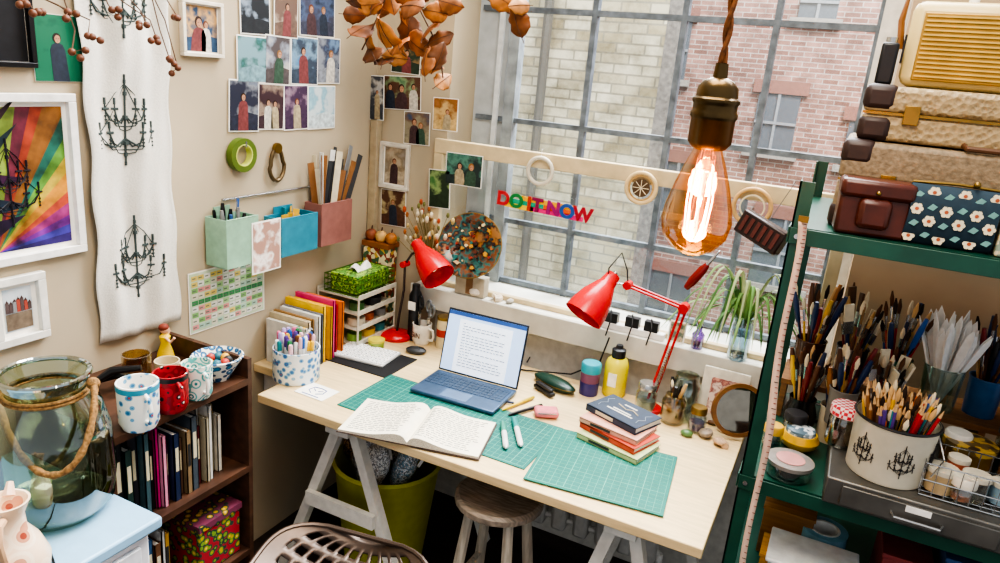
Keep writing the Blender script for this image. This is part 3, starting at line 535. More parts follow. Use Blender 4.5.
# laptop
a=D(410,388,.77); b2=D(493,412,.77); an=ang(a,b2); Wl=(b2-a).length; M_=Matrix.Translation(Vector((a.x,a.y,ZD+.006)))@Matrix.Rotation(an,4,'Z')
t=thing('laptop','open silver laptop showing a typed document','laptop',M=M_); dl=.2
B().box((Wl/2,dl/2,.008),(Wl,dl,.012),mat('#4d6480',.35,.4)).build('laptop_base',t,bev=.003); q=B()
for j in range(5):
    for i in range(14): q.box((.02+i*(Wl-.04)/13,.09+j*.0195,.0148),((Wl-.04)/13*.84,.0165,.0015),mat('#33475f',.5))
q.build('key_rows',t); B().box((Wl/2,.04,.0144),(.1,.06,.001),mat('#5b7391',.3)).build('touchpad',t)
SM=Matrix.Translation((0,dl,.014))@Matrix.Rotation(rad(76),4,'X'); hs=.232
B().box((Wl/2,hs/2,-.003),(Wl,hs,.006),mat('#2b3340',.3,.3),T=SM).build('screen_lid',t,bev=.002)
ds=B().box((Wl/2,hs/2,.0006),(Wl-.012,hs-.014,.001),mat('#aec8ee',.3,var=.03,emit=.5),T=SM).build('display',t)
q=B().box((Wl/2,hs-.014,.0014),(Wl-.012,.014,.0006),mat('#2f5597',.4,emit=.3),T=SM).box((Wl/2,hs/2-.012,.0013),(Wl*.66,hs-.04,.0006),mat('#dfe9f8',.4,var=.01,emit=.5),T=SM)
for j in range(16):
    x=Wl*.22
    while x<Wl*.74:
        wd=random.uniform(.006,.02); q.box((x+wd/2,hs-.045-j*.0103,.0019),(wd,.0022,.0004),mat('#5a6270',.5),T=SM); x+=wd+.004
        if random.random()<.05: break
q.build('document_text',ds)
def cmat(pa,pb,dep,z,label,col):
    a=D(*pa,z); b_=D(*pb,z); an=ang(a,b_); W=(b_-a).length
    t=thing('cutting_mat',label,'cutting mat',M=Matrix.Translation(a)@Matrix.Rotation(an,4,'Z'))
    B().box((W/2,dep/2,.0015),(W,dep,.003),mat(col,.55,var=.12)).build('mat_sheet',t,bev=.0008); q=B(); lm_=mat('#6fb49c',.6)
    n=int((W-.02)/.02)
    for k in range(n+1): q.box((.01+(W-.02)*k/n,dep/2,.0031),(.0007 if k%5 else .0015,dep-.02,.0004),lm_)
    n=int((dep-.02)/.02)
    for k in range(n+1): q.box((W/2,.01+(dep-.02)*k/n,.0031),(W-.02,.0007 if k%5 else .0015,.0004),lm_)
    q.build('grid_print',t)
cmat((337,405),(524,470),.30,ZD+.0005,'green cutting mat under the notebook and laptop','#0e6c62')
cmat((523,479),(663,517),.34,ZD+.0045,'green gridded cutting mat under the stack of books','#0d7366')
# notebook
a=D(338,430,.76); b2=D(478,458,.76); an=ang(a,b2); W=(b2-a).length; Z0=ZD+.005
t=thing('notebook','open notebook with handwritten pages in front of laptop','notebook',M=Matrix.Translation((a.x,a.y,Z0))@Matrix.Rotation(an,4,'Z')); dp=.225
B().box((W/2,dp/2,.001),(W+.008,dp+.008,.002),mat('#4a3a34',.6)).build('cover',t)
def pz(x): d_=abs(x-W/2); return .009+.022*(1-math.exp(-d_/.01))*math.exp(-((max(0,d_-.02))/.075)**2)
for side in (0,1):
    x0_=side*W/2; q=B().grid(lambda u,v:(x0_+u*W/2,v*dp,pz(x0_+u*W/2)),20,2,mat('#e4dcc8',.8,var=.06))
    ed=art(('#b8ae98','#e0d8c6','#c0b69e'),400,'noise',1)
    q.grid(lambda u,v:(x0_+u*W/2,0,.002+v*(pz(x0_+u*W/2)-.002)),20,1,ed).grid(lambda u,v:(x0_+(1-u)*W/2,dp,.002+v*(pz(x0_+(1-u)*W/2)-.002)),20,1,ed).grid(lambda u,v:(side*W,v*dp,.002+u*(pz(side*W)-.002)),1,1,ed)
    pg=q.build('page_block',t); q=B()
    for j in range(17):
        x=x0_+.018; yy=dp-.02-j*.0115; xe=x0_+W/2-.018-random.random()*.02
        while x<xe-.012:
            wd=random.uniform(.008,.022); wd=min(wd,xe-x); k=int(wd/.0025)+2
            q.tube([(x+wd*i/k,yy+random.uniform(-.0018,.0018),pz(x+wd*i/k)+.0006) for i in range(k+1)],.0007,INK,3); x+=wd+.005
    q.build('handwriting',pg)
def lyingpen(u0,v0,u1,v1,z,name,label,hx,r=.005,cap=None):
    a=D(u0,v0,z+r); b_=D(u1,v1,z+r); d=(b_-a); L=d.length; M_=Matrix.Translation(a)@d.to_track_quat('Z','Y').to_matrix().to_4x4()
    t=thing(name,label,'pen',M=M_); B().lathe([(0,0),(r*.3,0),(r,.012),(r,L*.62),(0,L*.62)],mat(hx,.35),n=12).build('barrel',t); B().lathe([(0,L*.62),(r*1.1,L*.62),(r*1.1,L*.98),(r*.8,L),(0,L)],mat(cap or hx,.35),n=12).build('cap',t)
zm=ZD+.004
lyingpen(506,448,503,423,zm,'marker_pen','grey and green marker beside notebook edge','#dcdcd8',.009,'#3f8f7a'); lyingpen(521,446,514,418,zm,'marker_pen','white marker with teal cap right of its twin','#dcdcd8',.009,'#2f8f8a')
lyingpen(502,410,534,397,zm,'ballpoint_pen','yellow ballpoint pen above the markers','#d8b41f',.005,'#b8a01a'); lyingpen(508,415,542,405,zm,'ballpoint_pen','black ballpoint pen between eraser and laptop','#18181a',.0055)
lyingpen(494,399,514,403,zm,'ballpoint_pen','short dark pen near the laptop corner','#243050',.004)
t=thing('pink_pouch','small pink leather pouch with zip on mat','pouch',D(546,415,zm),.5); B().box((0,0,.012),(.08,.055,.024),mat('#e07a82',.5)).build('pouch_body',t,bev=.009); B().box((0,-.028,.018),(.06,.002,.003),STEEL).build('zip',t)
t=thing('stapler','black stapler lying behind the pink pouch','stapler',D(544,392,zm),-.5); B().box((0,0,.008),(.1,.024,.014),BLACK).build('stapler_base',t,bev=.004); B().box((0,0,.022),(.085,.018,.01),mat('#2a2a2e',.3)).build('arm',t,bev=.003)
t=thing('spectacle_case','dark green oval glasses case behind cutting mat','glasses case',D(554,387,ZD),-.35); B().sph((0,0,.018),.05,mat('#1d3a30',.3),(1.9,.75,.42),20).build('case_body',t); B().tube([(.094*cos(2*PI*k/30),.038*sin(2*PI*k/30),.02) for k in range(30)],.0015,BRASS,5,closed=True).build('rim',t)
o=B().tube([D(527,362),D(533,352),D(560,358),D(580,352),D(600,362)],.0028,BLACK).build('cable'); tag(o,'black cable running along the desk behind the laptop','cable')
zz=ZD+.009
for i,(lab,hx,tk,w_,d_,rz,u,v) in enumerate([('pale green covered book at bottom of the stack','#b9c08a',.016,.215,.145,.02,618,443),('orange and red covered book in the stack','#c24a35',.018,.21,.14,-.06,619,434),('pink edged paperback second from top of stack','#d8a08a',.016,.205,.14,.05,618,426),('slate blue hardback on top of the desk stack','#2f3c50',.022,.2,.135,-.1,617,415)]):
    p=D(u,v,zz); M_=Matrix.Translation((p.x+.02*(i==3),p.y+.0,zz))@Matrix.Rotation(rz-.28,4,'Z')@Matrix.Rotation(PI/2,4,'Z')@Matrix.Translation((d_/2,0,0))@Matrix.Rotation(PI,4,'Z')@Matrix.Translation((d_,0,0))@Matrix.Rotation(PI/2,4,'X')@Matrix.Translation((0,tk/2,-w_/2))
    t=book(lab,(0,0,0),(tk,d_,w_),hx,M=M_,group='books stacked on the cutting mat'); zz+=tk+.0008
    if i==3:
        q=B()
        for k,(xx,ww) in enumerate(((-.045,.1),(-.058,.07),(-.105,.05))): q.box((xx,tk/2+.0004,w_/2),(.006,.0008,ww),mat('#d9d4c8'))
        q.tube([(-.075,tk/2+.0006,w_*.25),(-.09,tk/2+.0006,w_*.4),(-.078,tk/2+.0006,w_*.5),(-.092,tk/2+.0006,w_*.7)],.0022,mat('#b8a888'),4)
        for s in (.12,.88): q.tube([(-.03-.02*k,tk/2+.0004,w_*s+.008*sin(k*2.5)) for k in range(5)],.0014,mat('#8a94a0'),4)
        q.build('cover_lettering',t)
def jar(name,label,p,r,h,m,lidm=None,cat='jar',neck=.8,fill=None,lidh=.018):
    t=thing(name,label,cat,p); B().lathe([(0,0),(r*.92,0),(r,.006),(r,h*.78),(r*neck,h*.9),(r*neck,h),(r*neck-.003,h),(r*neck-.003,h*.9),(r-.003,h*.77),(r-.003,.008),(0,.005)],m).build('jar_body',t)
    if lidm: B().lathe([(0,h-.004),(r*neck+.003,h-.004),(r*neck+.003,h-.004+lidh),(r*neck,h+lidh),(0,h+lidh)],lidm).build('lid',t)
    if fill: B().lathe([(0,.006),(r-.005,.009),(r-.005,h*.5),(0,h*.5)],fill).build('contents',t)
    return t
t=thing('water_bottle','bright yellow bottle with black cap on desk','bottle',D(613,394))
B().lathe([(0,0),(.038,0),(.042,.006),(.042,.115),(.036,.135),(.026,.145),(0,.147)],mat('#e0d22a',.35,var=.05)).build('bottle_body',t); B().lathe([(0,.145),(.024,.145),(.025,.175),(.014,.18),(.012,.192),(0,.192)],BLACK).build('cap',t); B().box((.0,-.0415,.07),(.03,.004,.05),WHITE).build('label_patch',t)
t=thing('paint_pot','stacked teal and purple ink pot left of yellow bottle','pot',D(588,393))
B().lathe([(0,0),(.034,0),(.035,.045),(.034,.048),(0,.048)],mat('#3a3472',.3)).build('purple_pot',t); B().lathe([(0,.049),(.034,.049),(.035,.085),(0,.085)],mat('#7a4a6a',.4)).build('mauve_band',t); B().lathe([(0,.0855),(.036,.0855),(.036,.115),(.032,.12),(0,.12)],mat('#2f9fb0',.35)).build('teal_lid',t)
jar('glass_jar','clear storage jar with metal lid right of yellow bottle',D(644,411),.036,.09,GL,STEEL,fill=mat('#8a8f86'))
t=jar('glass_jar','jar of amber brushes beside the red lamp base',D(671,421),.04,.1,glass('#e6dcc8',.12,.6),None,fill=mat('#b08a5a',.6)); sticks(D(671,421),.03,ZD,.1,7,['brush','tool'],CB,(.12,.15),'jar beside the red lamp')
jar('glass_jar','tall clear jam jar behind the lamp joint',Vector((-.355,2.34,ZD)),.05,.16,glass('#e4ecea',.12,.7),None)
jar('glass_jar','small jar of purple thread left of the pink painting',Vector((-.29,2.27,ZD)),.03,.07,GL,BRASS,fill=mat('#6a4a7a',.7,var=.5,sc=90))
# red anglepoise
def shade(name,parent,apex,mouth,r,m):
    d=(mouth-apex); L=d.length; T=Matrix.Translation(apex)@d.to_track_quat('Z','Y').to_matrix().to_4x4()
    s=B().lathe([(0,-.04),(r*.34,-.04),(r*.42,0),(r*.5,.01),(r*.8,L*.42),(r*.95,L*.75),(r,L),(r*.96,L),(r*.88,L*.7),(r*.45,.02),(0,.01)],m,T=T).build(name,parent)
    B().sph((0,0,L*.6),r*.35,mat('#fff3d8',.4,emit=.3),T=T).build('bulb',s)
    B().lathe([(0,-.05),(r*.12,-.05),(r*.12,-.04)],STEEL,T=T).build('switch',s)
b0=Vector((PZ(652,404,ZD).x,2.33,ZD)); e1=PY(684,308,2.36); e2=PY(628,285,2.3); hd=PY(606,283,2.26)
t=thing('anglepoise_lamp','red jointed desk lamp standing right of yellow bottle','desk lamp',b0); bb=b0
def rel(p): return p-bb
B().lathe([(0,0),(.045,0),(.045,.012),(.02,.02),(.012,.04),(0,.04)],RED).build('base',t)
for s in (-.012,.012):
    o_=Vector((s*.6,s,0)); B().tube([Vector((0,0,.03))+o_,rel(e1)+o_],.0045,RED).build('lower_arm',t); B().tube([rel(e1)+o_,rel(e2)+o_],.0045,RED).build('upper_arm',t)
B().tube([rel(e1)+Vector((0,-.018,0)),rel(e1)+Vector((0,.018,0))],.018,RED).build('elbow_joint',t); B().tube([rel(e2)+Vector((0,-.016,0)),rel(e2)+Vector((0,.016,0))],.015,RED).build('head_joint',t)
B().tube([rel(e2),rel(hd)],.005,STEEL).build('head_arm',t)
q=B()
for k in range(2):
    a_=Vector((.01,.02*(k*2-1)*.5,.06)); d_=rel(e1)*.45; q.tube([a_+Vector((.005*cos(i*1.6),0,.005*sin(i*1.6)))+d_*(i/40) for i in range(41)],.0014,STEEL,4)
q.build('spring',t)
shade('shade',t,rel(PY(607,284,2.26)),rel(PY(583,316,2.18)),.07,RED)
B().tube([rel(e2),rel(e2)+Vector((-.01,0,.05)),rel(PY(622,253,2.28)),rel(PY(609,268,2.26)),rel(PY(607,284,2.26))],.0025,BLACK).build('flex',t)
# left red lamp
b0=D(399,336); b0.y=min(b0.y,2.345); t=thing('red_desk_lamp','small red lamp with round base near the corner','desk lamp',b0); bb=b0
B().lathe([(0,0),(.062,0),(.066,.012),(.056,.022),(.014,.03),(0,.03)],RED,n=32).build('base',t)
yy_=b0.y; dkm=mat('#2a1718',.35)
B().tube([Vector((0,0,.02)),Vector((.004,.005,.09)),rel(PY(404,290,yy_)),rel(PY(405,264,yy_)),rel(PY(412,254,yy_-.01)),rel(PY(420,250,yy_-.02))],.005,dkm).build('stem',t); shade('shade',t,rel(PY(421,250,yy_-.02)),rel(PY(439,277,yy_-.06)),.066,RED)
B().tube([rel(PY(405,264,yy_))+Vector((0,-.02,0)),rel(PY(405,264,yy_))+Vector((0,.02,0))],.013,RED).build('joint',t)
t=thing('ink_bottle','black drawing ink bottle with white label by the lamp','bottle',Vector((-1.47,2.375,ZD)))
B().lathe([(0,0),(.026,0),(.026,.19),(.016,.21),(.016,.235),(0,.235)],BLACK).build('bottle_body',t); B().box((.0,-.0262,.15),(.034,.002,.035),WHITE).build('label_patch',t)
c=D(428,339); c.y=min(c.y,2.36); c,t=mug('white mug with brown lettering holding scissors',0,0,0,.038,.085,mat('#e9e3d6',.3),-.2,p=c)
textmesh('GIN',.03,mat('#5a3322'),t,Matrix.Translation((0,-.0405,.042))@Matrix.Rotation(PI/2,4,'X'),'mug_print')
def scissors(label,c,z0,h,tiltv,hx='#1a1a1c'):
    M_=Matrix.Translation((c[0],c[1],z0))@Matrix.Rotation(-ya-.1,4,'Z')@Matrix.Rotation(tiltv,4,'Y')@Matrix.Rotation(PI/2,4,'Z'); t=thing('scissors',label,'scissors',M=M_)
    for s in (-1,1):
        B().tube([(0,s*.002,0),(s*.004,s*.002,h*.6)],[.001,.005],STEEL,6).build('blade',t)
        B().tube([(s*.002,s*(.018+.015*cos(a)),h*.8+.026*sin(a)) for a in [2*PI*k/16 for k in range(16)]],.005,mat(hx,.4),6,closed=True).tube([(s*.002,s*.003,h*.55),(s*.002,s*.008,h*.7)],.0045,mat(hx,.4),6).build('handle',t)
scissors('black handled scissors standing in the white mug',(c.x-.01,c.y),ZD+.01,.2,-.1); scissors('grey handled scissors standing in the white mug',(c.x+.012,c.y+.005),ZD+.01,.19,.22,'#6a6d70')
# tray tower
tx,ty=-1.68,2.27; TR=mat('#c6c0b0',.5,var=.2)
t=thing('desk_tray_tower','white three tier desk tray against the left wall','desk tray',(tx,ty,ZD))
for z in (.012,.075,.138,.2):
    B().box((0,0,z),(.2,.25,.005),TR).box((.1,0,z+.008),(.004,.25,.018),TR).box((-.1,0,z+.008),(.004,.25,.018),TR).build('tray',t)
for sx in (-1,1):
    for sy in (-1,1): B().tube([(sx*.098,sy*.123,0),(sx*.098,sy*.123,.21)],.004,TR).build('post',t)
t=thing('green_basket','green wire basket on top of the desk tray tower','basket',(tx+.01,ty,ZD+.205)); q=B(); gw=mat('#4a6a1f',.4)
for z in (.003,.025,.05,.07): q.tube([(-.08,-.12,z),(.08,-.12,z),(.08,.12,z),(-.08,.12,z)],.003,gw,5,closed=True)
for i in range(13): y=-.12+.02*i; q.tube([(-.08,y,.07),(-.08,y,.003),(.08,y,.003),(.08,y,.07)],.0018,gw,4)
q.build('wire_frame',t)
t=thing('tissue_box','leafy green tissue box inside the green wire basket','tissue box',(tx+.01,ty,ZD+.211)); B().box((0,0,.035),(.13,.21,.07),art(('#3f7a2f','#9fc24a','#2a4a22','#5f9a3a'),50,'noise',9)).build('box_body',t,bev=.003)
B().grid(lambda u,v:((u-.5)*.05*(1-.3*v),(v-.5)*.1,.07+.03*sin(u*3.1)*(.6+.4*sin(v*9))),8,12,PAPER).build('tissue',t)
for (dx,dy,z,r,h,hx,nm) in ((.05,-.08,.0155,.03,.03,'#6b8f3a','green tape roll in the lowest tray'),(.05,.0,.0155,.035,.028,'#d8b04a','yellow tape roll in the lowest tray'),(.05,.08,.0155,.028,.03,'#3a8a8f','teal tape roll in the lowest tray'),(.05,-.07,.0785,.035,.03,'#c6bda8','cream tape roll in the middle tray'),(.04,.01,.0785,.03,.028,'#c0603a','orange tape roll in the middle tray'),(.05,.085,.0785,.026,.03,'#8a8a8a','grey tape roll in the middle tray'),(.05,-.07,.1415,.03,.03,'#3f6a3a','dark green tape roll in the top tray'),(.05,.03,.1415,.036,.03,'#2a2a2c','black tape roll in the top tray'),(-.03,.06,.1415,.03,.03,'#a8842a','mustard tape roll in the top tray')):
    o=B().lathe([(r*.55,0),(r,0),(r,h),(r*.55,h),(r*.55,0)],mat(hx,.4)).build('tape_roll',loc=(tx+dx,ty+dy,ZD+z)); tag(o,nm,'tape roll','tape rolls in the desk trays')
# small clutter near corner of the desk
p=Vector((-1.53,2.2,ZD)); t=thing('tape_dish','small olive tin of pins in front of the desk trays','tin',p); B().lathe([(0,0),(.03,0),(.032,.03),(0,.03)],mat('#8a9a3a',.4)).build('tin_body',t); B().lathe([(0,.03),(.033,.03),(.033,.038),(0,.04)],mat('#c8b83a',.4)).build('lid',t)
p=Vector((-1.33,2.375,ZD)); t=thing('tin','tall cream tin with red stripe right of the scissors mug','tin',p); B().lathe([(0,0),(.028,0),(.028,.12),(0,.12)],mat('#d8c8a0',.4)).build('tin_body',t); B().lathe([(.0285,.05),(.029,.05),(.029,.08),(.0285,.08)],mat('#b03028')).build('stripe',t); B().lathe([(0,.12),(.03,.12),(.03,.132),(0,.134)],BRASS).build('lid',t)
# sill corner
SZ=.97
pc=PY(471,246,2.425); t=thing('decorative_plate','round dark paint covered brown and turquoise plate standing on sill','plate',M=Matrix.Translation(pc)@Matrix.Rotation(rad(8),4,'Z')@Matrix.Rotation(rad(70),4,'X')); pr_=.128
B().lathe([(0,0),(.085,.004),(.095,.012),(pr_,.018),(pr_,.014),(.095,.006),(0,-.006)],art(('#140a08','#4a2212','#1f4f4c','#7a4220','#2f6a64','#2a1410','#9a6a3a'),15,'noise',3,.2,False),n=36).build('plate_dish',t); B().tube([(pr_*cos(2*PI*k/36),pr_*sin(2*PI*k/36),.016) for k in range(36)],.0025,BRASS,5,closed=True).build('rim',t)
q=B()
for k in range(60):
    a=random.random()*6.3; rr=.1*math.sqrt(random.random()); sz_=random.uniform(.003,.010); q.prism([(rr*cos(a)+sz_*cos(j*1.05)*random.uniform(.6,1.5),rr*sin(a)+sz_*sin(j*1.05)*random.uniform(.5,1.3)) for j in range(6)],.007,.0165+.0001*k,mat(random.choice(['#b8862a','#1f6a64','#5a2a1a','#8a3020','#142a2a','#3a1a0e','#a8602a','#2a120c','#c8b48a']),.3))
q.build('paint_blobs',t)
hh=pc.z-pr_*.94-SZ; t=thing('paper_block','stack of white wrapped paper under the painted plate','box',(pc.x+.005,2.45,SZ)); B().box((0,0,hh/2),(.13,.045,max(.01,hh-.002)),mat('#b8ae9a',.7)).build('box_body',t,bev=.003); B().box((0,-.0235,hh/2),(.03,.002,max(.01,hh*.8)),mat('#8a6a4a',.7)).build('wrapper',t)
def shell(u,v,z,s,lab,hx,pt=None,y=None):
    p=pt or PZ(u,v,z); t=B()
    if z>.9: p.y=2.452
    t.tube([(s*.9*(1-i/24)*cos(i*.7),s*.7*(1-i/24)*sin(i*.7),s*.45+i*s*.035) for i in range(25)],[s*.5*(1-i/25)+.001 for i in range(25)],mat(hx,.5,var=.3,sc=40),8)
    o=t.build('seashell',loc=p); o.rotation_euler=(random.uniform(-.3,.3),.0,random.random()*6); tag(o,lab,'shell','seashells')
shell(500,284,SZ,.034,'large white seashell on the sill under the plate','#e8e0d4'); shell(520,287,SZ,.024,'cream seashell on sill right of the large one','#d8c4a8'); shell(536,289,SZ,.016,'small grey seashell at the end of sill row','#b8b0a4')
t=thing('dried_flowers','bunch of dried grasses and seed heads by corner','dried flowers',Vector((-1.455,2.446,SZ)))
B().lathe([(0,0),(.018,0),(.02,.04),(.011,.07),(.015,.09),(.012,.09),(.008,.07),(0,.02)],mat('#d8c8a8',.4)).build('vase',t)
for i in range(64):
    a=random.random()*6.3; s=random.uniform(.02,.14); h=random.uniform(.14,.34); tp_=Vector((s*cos(a),s*.3*sin(a)-.03,h))
    B().tube([(0,0,.06),Vector((tp_.x*.4,tp_.y*.4,h*.6)),tp_],.0011,mat('#7a6a3a',.8),4).sph(tp_,.005+.004*random.random(),mat(random.choice(['#b8a26a','#9a5a2a','#c8bca0','#6a6a3a','#a84a2a']),.9),(1,1,1.7),8).build('flower_stem',t)
t=thing('storage_basket','small floral paper box stack at the room corner','box',(-1.7,2.445,ZD)); B().box((0,0,.17),(.12,.075,.34),art(('#c8a24a','#8a3a2a','#e6d8b0','#4a6a4a'),60,'vor',8)).build('box_body',t,bev=.003); B().box((0,0,.35),(.13,.085,.02),mat('#8a5228')).build('lid',t)
for i,hx in enumerate(('#8a4a2a','#c8a060','#a8682a')):
    o=B().sph((0,0,.02),.026,mat(hx,.6,var=.4)).tube([(0,0,.04),(.004,0,.06)],.003,tw,5).build('dried_pod',loc=(-1.745+.05*i,2.44,ZD+.3605)); tag(o,('rust','straw','orange')[i]+' coloured dried seed pod on the corner box','seed pod','dried pods')
t=thing('power_strip','white multi socket power strip on the sill','power strip',(PZ(628,336,SZ).x,2.448,SZ)); B().box((0,0,.012),(.24,.034,.024),WHITE).build('strip_body',t,bev=.003)
for i,x in enumerate((-.08,.0,.07)):
    o=B().box((0,0,.018),(.05,.03,.036),BLACK).tube([(0,0,.03),(0,-.02,.05),(.01,-.045,.02),(.0,-.05,-.04)],.0028,BLACK).build('plug',loc=(t.location.x+x,2.448,SZ+.0245),bev=.004); tag(o,['leftmost','middle','rightmost'][i]+' black plug in the white power strip','plug','black plugs in power strip')
o=B().tube([Vector((-.66,2.40,.95)),Vector((-.68,2.385,.85)),Vector((-.78,2.38,.78)),Vector((-.95,2.36,.756)),Vector((-1.05,2.33,.755))],.003,BLACK).build('cable'); tag(o,'black cable looping from power strip down to desk','cable')
# extra sill things near the plant
xq=PZ(705,335,SZ).x; t=thing('glass_bottle','small purple glass bottle on sill left of the plant','bottle',(xq,2.452,SZ)); B().lathe([(0,0),(.02,0),(.022,.05),(.01,.065),(.01,.09),(0,.09)],glass('#a888c8',.12,.6)).build('bottle_body',t); B().lathe([(0,.09),(.0095,.09),(.0095,.1),(0,.1)],wood('#a8784a')).build('cork',t)
t=thing('postcard','small cream postcard leaning on sill right of power strip','card',M=Matrix.Translation((xq-.075,2.456,SZ+.04))@Matrix.Rotation(rad(82),4,'X')); B().box((0,0,0),(.06,.078,.002),PAPER).build('card_sheet',t); B().box((0,0,.0014),(.05,.066,.0008),art(('#b08a6a','#d8c8a8','#6a7a6a'),40,'noise',3,const=False)).build('card_print',t)
# right desk end
pp=D(716,420); t=thing('small_painting','small framed pink landscape painting leaning by shelf','painting',M=Matrix.Translation((pp.x+.01,2.365,ZD+.1))@Matrix.Rotation(rad(80),4,'X')); B().box((0,0,0),(.15,.19,.012),mat('#d6cfbf',.6)).build('frame',t,bev=.002); B().box((0,0,.007),(.09,.125,.002),art(('#c06a5a','#d8a08a','#8a4a4a','#e0c8b8'),30,'noise',4,const=False)).build('canvas',t)
t=thing('hoop_mirror','round mirror in wooden hoop leaning behind shells','mirror',M=Matrix.Translation((-.17,2.30,ZD+.098))@Matrix.Rotation(rad(78),4,'X')@Matrix.Rotation(rad(25),4,'Y')); B().lathe([(.076,-.006),(.09,-.006),(.09,.006),(.076,.006),(.076,-.006)],wood('#7d5630',.4),n=40).build('hoop',t); B().lathe([(0,0),(.076,0),(.076,.002),(0,.002)],mat('#8a8478',.05,.9)).build('mirror_glass',t)
for i,(u,v,s,hx) in enumerate(((693,425,.02,'#d8cbb8'),(706,437,.024,'#9a8a78'),(719,446,.022,'#c8a88a'),(724,431,.018,'#e6dccb'),(712,424,.017,'#8a6a52'),(723,420,.015,'#d8c8b0'),(700,417,.016,'#b89a7a'))):
    shell(u,v,ZD,s,['pale','grey','large pinkish','white','brown','cream','tan'][i]+' seashell at the right rear of the desk',hx)
o=B().sph((0,0,.011),.016,mat('#5a7a4a',.3),(1.3,1,.7)).build('pebble',loc=D(686,436)); tag(o,'green pebble at the edge of seashells','pebble')
for (u,v,r,lab,hx,fill) in ((540,171,.048,'plain white ring hanging on the inner window glass','#cfc7b3',None),(641,188,.052,'wooden hoop with dark embroidered star on window','#d8bc8a','x'),(752,207,.058,'wooden hoop with pale circle hanging at window right','#c8a06a','y')):
    c=PY(u,v,fy-.03); t=thing('hanging_hoop',lab,'hoop',M=Matrix.Translation(c)@WW,group='hoops hanging on the window'); torus(r,.0075,mat(hx,.5),None).build('ring',t)
    B().tube([(0,r,0),(0,r+.03,.0),(0,r+.032,-.01)],.0008,WHITE,4).build('thread',t)
    if fill=='x':
        B().lathe([(r*.75,-.001),(r,-.001),(r,.002),(r*.75,.002),(r*.75,-.001)],wood('#b8935a')).build('inner_ring',t); q=B().lathe([(0,-.001),(r*.6,-.001),(r*.6,.002),(0,.002)],mat('#5a4632',.9))
        for k in range(8): a=k*PI/4; q.tube([(0,0,.003),(r*.55*cos(a),r*.55*sin(a),.003)],.0016,mat('#e0d0b0'),4)
        q.build('star_motif',t)
    if fill=='y': B().lathe([(r*.62,-.002),(r*.7,-.002),(r*.7,.003),(r*.62,.003),(r*.62,-.002)],mat('#e0d2b0')).build('inner_ring',t)
# DO IT NOW
c=PY(539,206,fy-.008); t=thing('window_lettering','multicoloured DO IT NOW letters stuck on the window','sign',M=Matrix.Translation(c)@WW@Matrix.Rotation(-.03,4,'Z'))
x=-.172
for ch,hx in (('D','#b81f2a'),('O','#1f7a3a'),(' ',0),('I','#b8321f'),('T','#8a1a4a'),(' ',0),('N','#9a1a6a'),('O','#1f4f9a'),('W','#a8182a')):
    if ch==' ': x+=.016; continue
    wd={'D':.052,'O':.056,'I':.02,'T':.046,'N':.053,'W':.068}[ch]
    textmesh(ch,.070,mat(hx,.5,var=.05),t,Matrix.Translation((x+wd/2,0,.007)),'letter',.0012,.0035); x+=wd
for k,(hx,y_,xo,ww) in enumerate((('#e8a800',.017,.03,.22),('#0fa07a',.000,-.06,.16),('#e01878',-.016,.07,.22),('#e85a00',-.001,.075,.11),('#f0c400',-.018,-.08,.12))): B().box((xo,y_,.003),(ww,.0175,.003),mat(hx,.6,var=.05)).build('colour_stripe',t)
# ================= PENDANT BULB
def PD(u,v,d): r=ray(u,v); return CAM+r*(d/722)
dB=.76; c=PD(699,203,dB); t=thing('pendant_bulb','glowing filament bulb hanging on a braided brown cord','light bulb',c); k=dB/722
pr=[(0,-54),(8,-53),(22,-46),(32,-33),(35,-18),(33,-4),(27,18),(20,38),(15,50),(13,56)]
B().lathe([(r*k,z*k) for r,z in pr],glass('#ffc678',.1,.5),n=32).build('glass_bulb',t)
fm_=mat('#ff9a28',.5,emit=9,var=.01)
for i in range(8):
    a=i*2*PI/8+.2; a2=a+.35
    B().tube([(11*k*cos(a),11*k*sin(a),32*k),(12.5*k*cos(a),12.5*k*sin(a),2*k),(10.5*k*cos(a+.15),10.5*k*sin(a+.15),-30*k)],.75*k,fm_,6).build('filament',t)
B().tube([(11*k*cos(2*PI*s/24),11*k*sin(2*PI*s/24),33*k) for s in range(24)],.5*k,STEEL,5,closed=True).build('support_ring',t)
B().lathe([(0,44*k),(4*k,44*k),(3*k,30*k),(1.5*k,-26*k),(0,-27*k)],glass('#fff0d0',.25,.6)).build('glass_stem',t)
B().lathe([(0,54*k),(16*k,54*k),(21*k,60*k),(21*k,82*k),(22.5*k,84*k),(22.5*k,88*k),(21*k,90*k),(21*k,96*k),(22.5*k,98*k),(22.5*k,101*k),(20*k,103*k),(19*k,112*k),(14*k,118*k),(7*k,121*k),(6*k,134*k),(0,134*k)],mat('#5f4c30',.3,.85,.3),n=28).build('lamp_holder',t)
q=B()
for ph in (0,PI): q.tube([(2.2*k*cos(i*.55+ph),2.2*k*sin(i*.55+ph),(134+i*5)*k) for i in range(70)],2.6*k,mat('#8a5228',.8,var=.4,sc=200),6)
q.build('braided_cord',t)
L_=bpy.data.lights.new('bulb_glow','POINT'); L_.energy=5; L_.color=(1,.6,.26); L_.shadow_soft_size=.02; lo=bpy.data.objects.new('bulb_glow',L_); lo.location=c; CO.objects.link(lo)
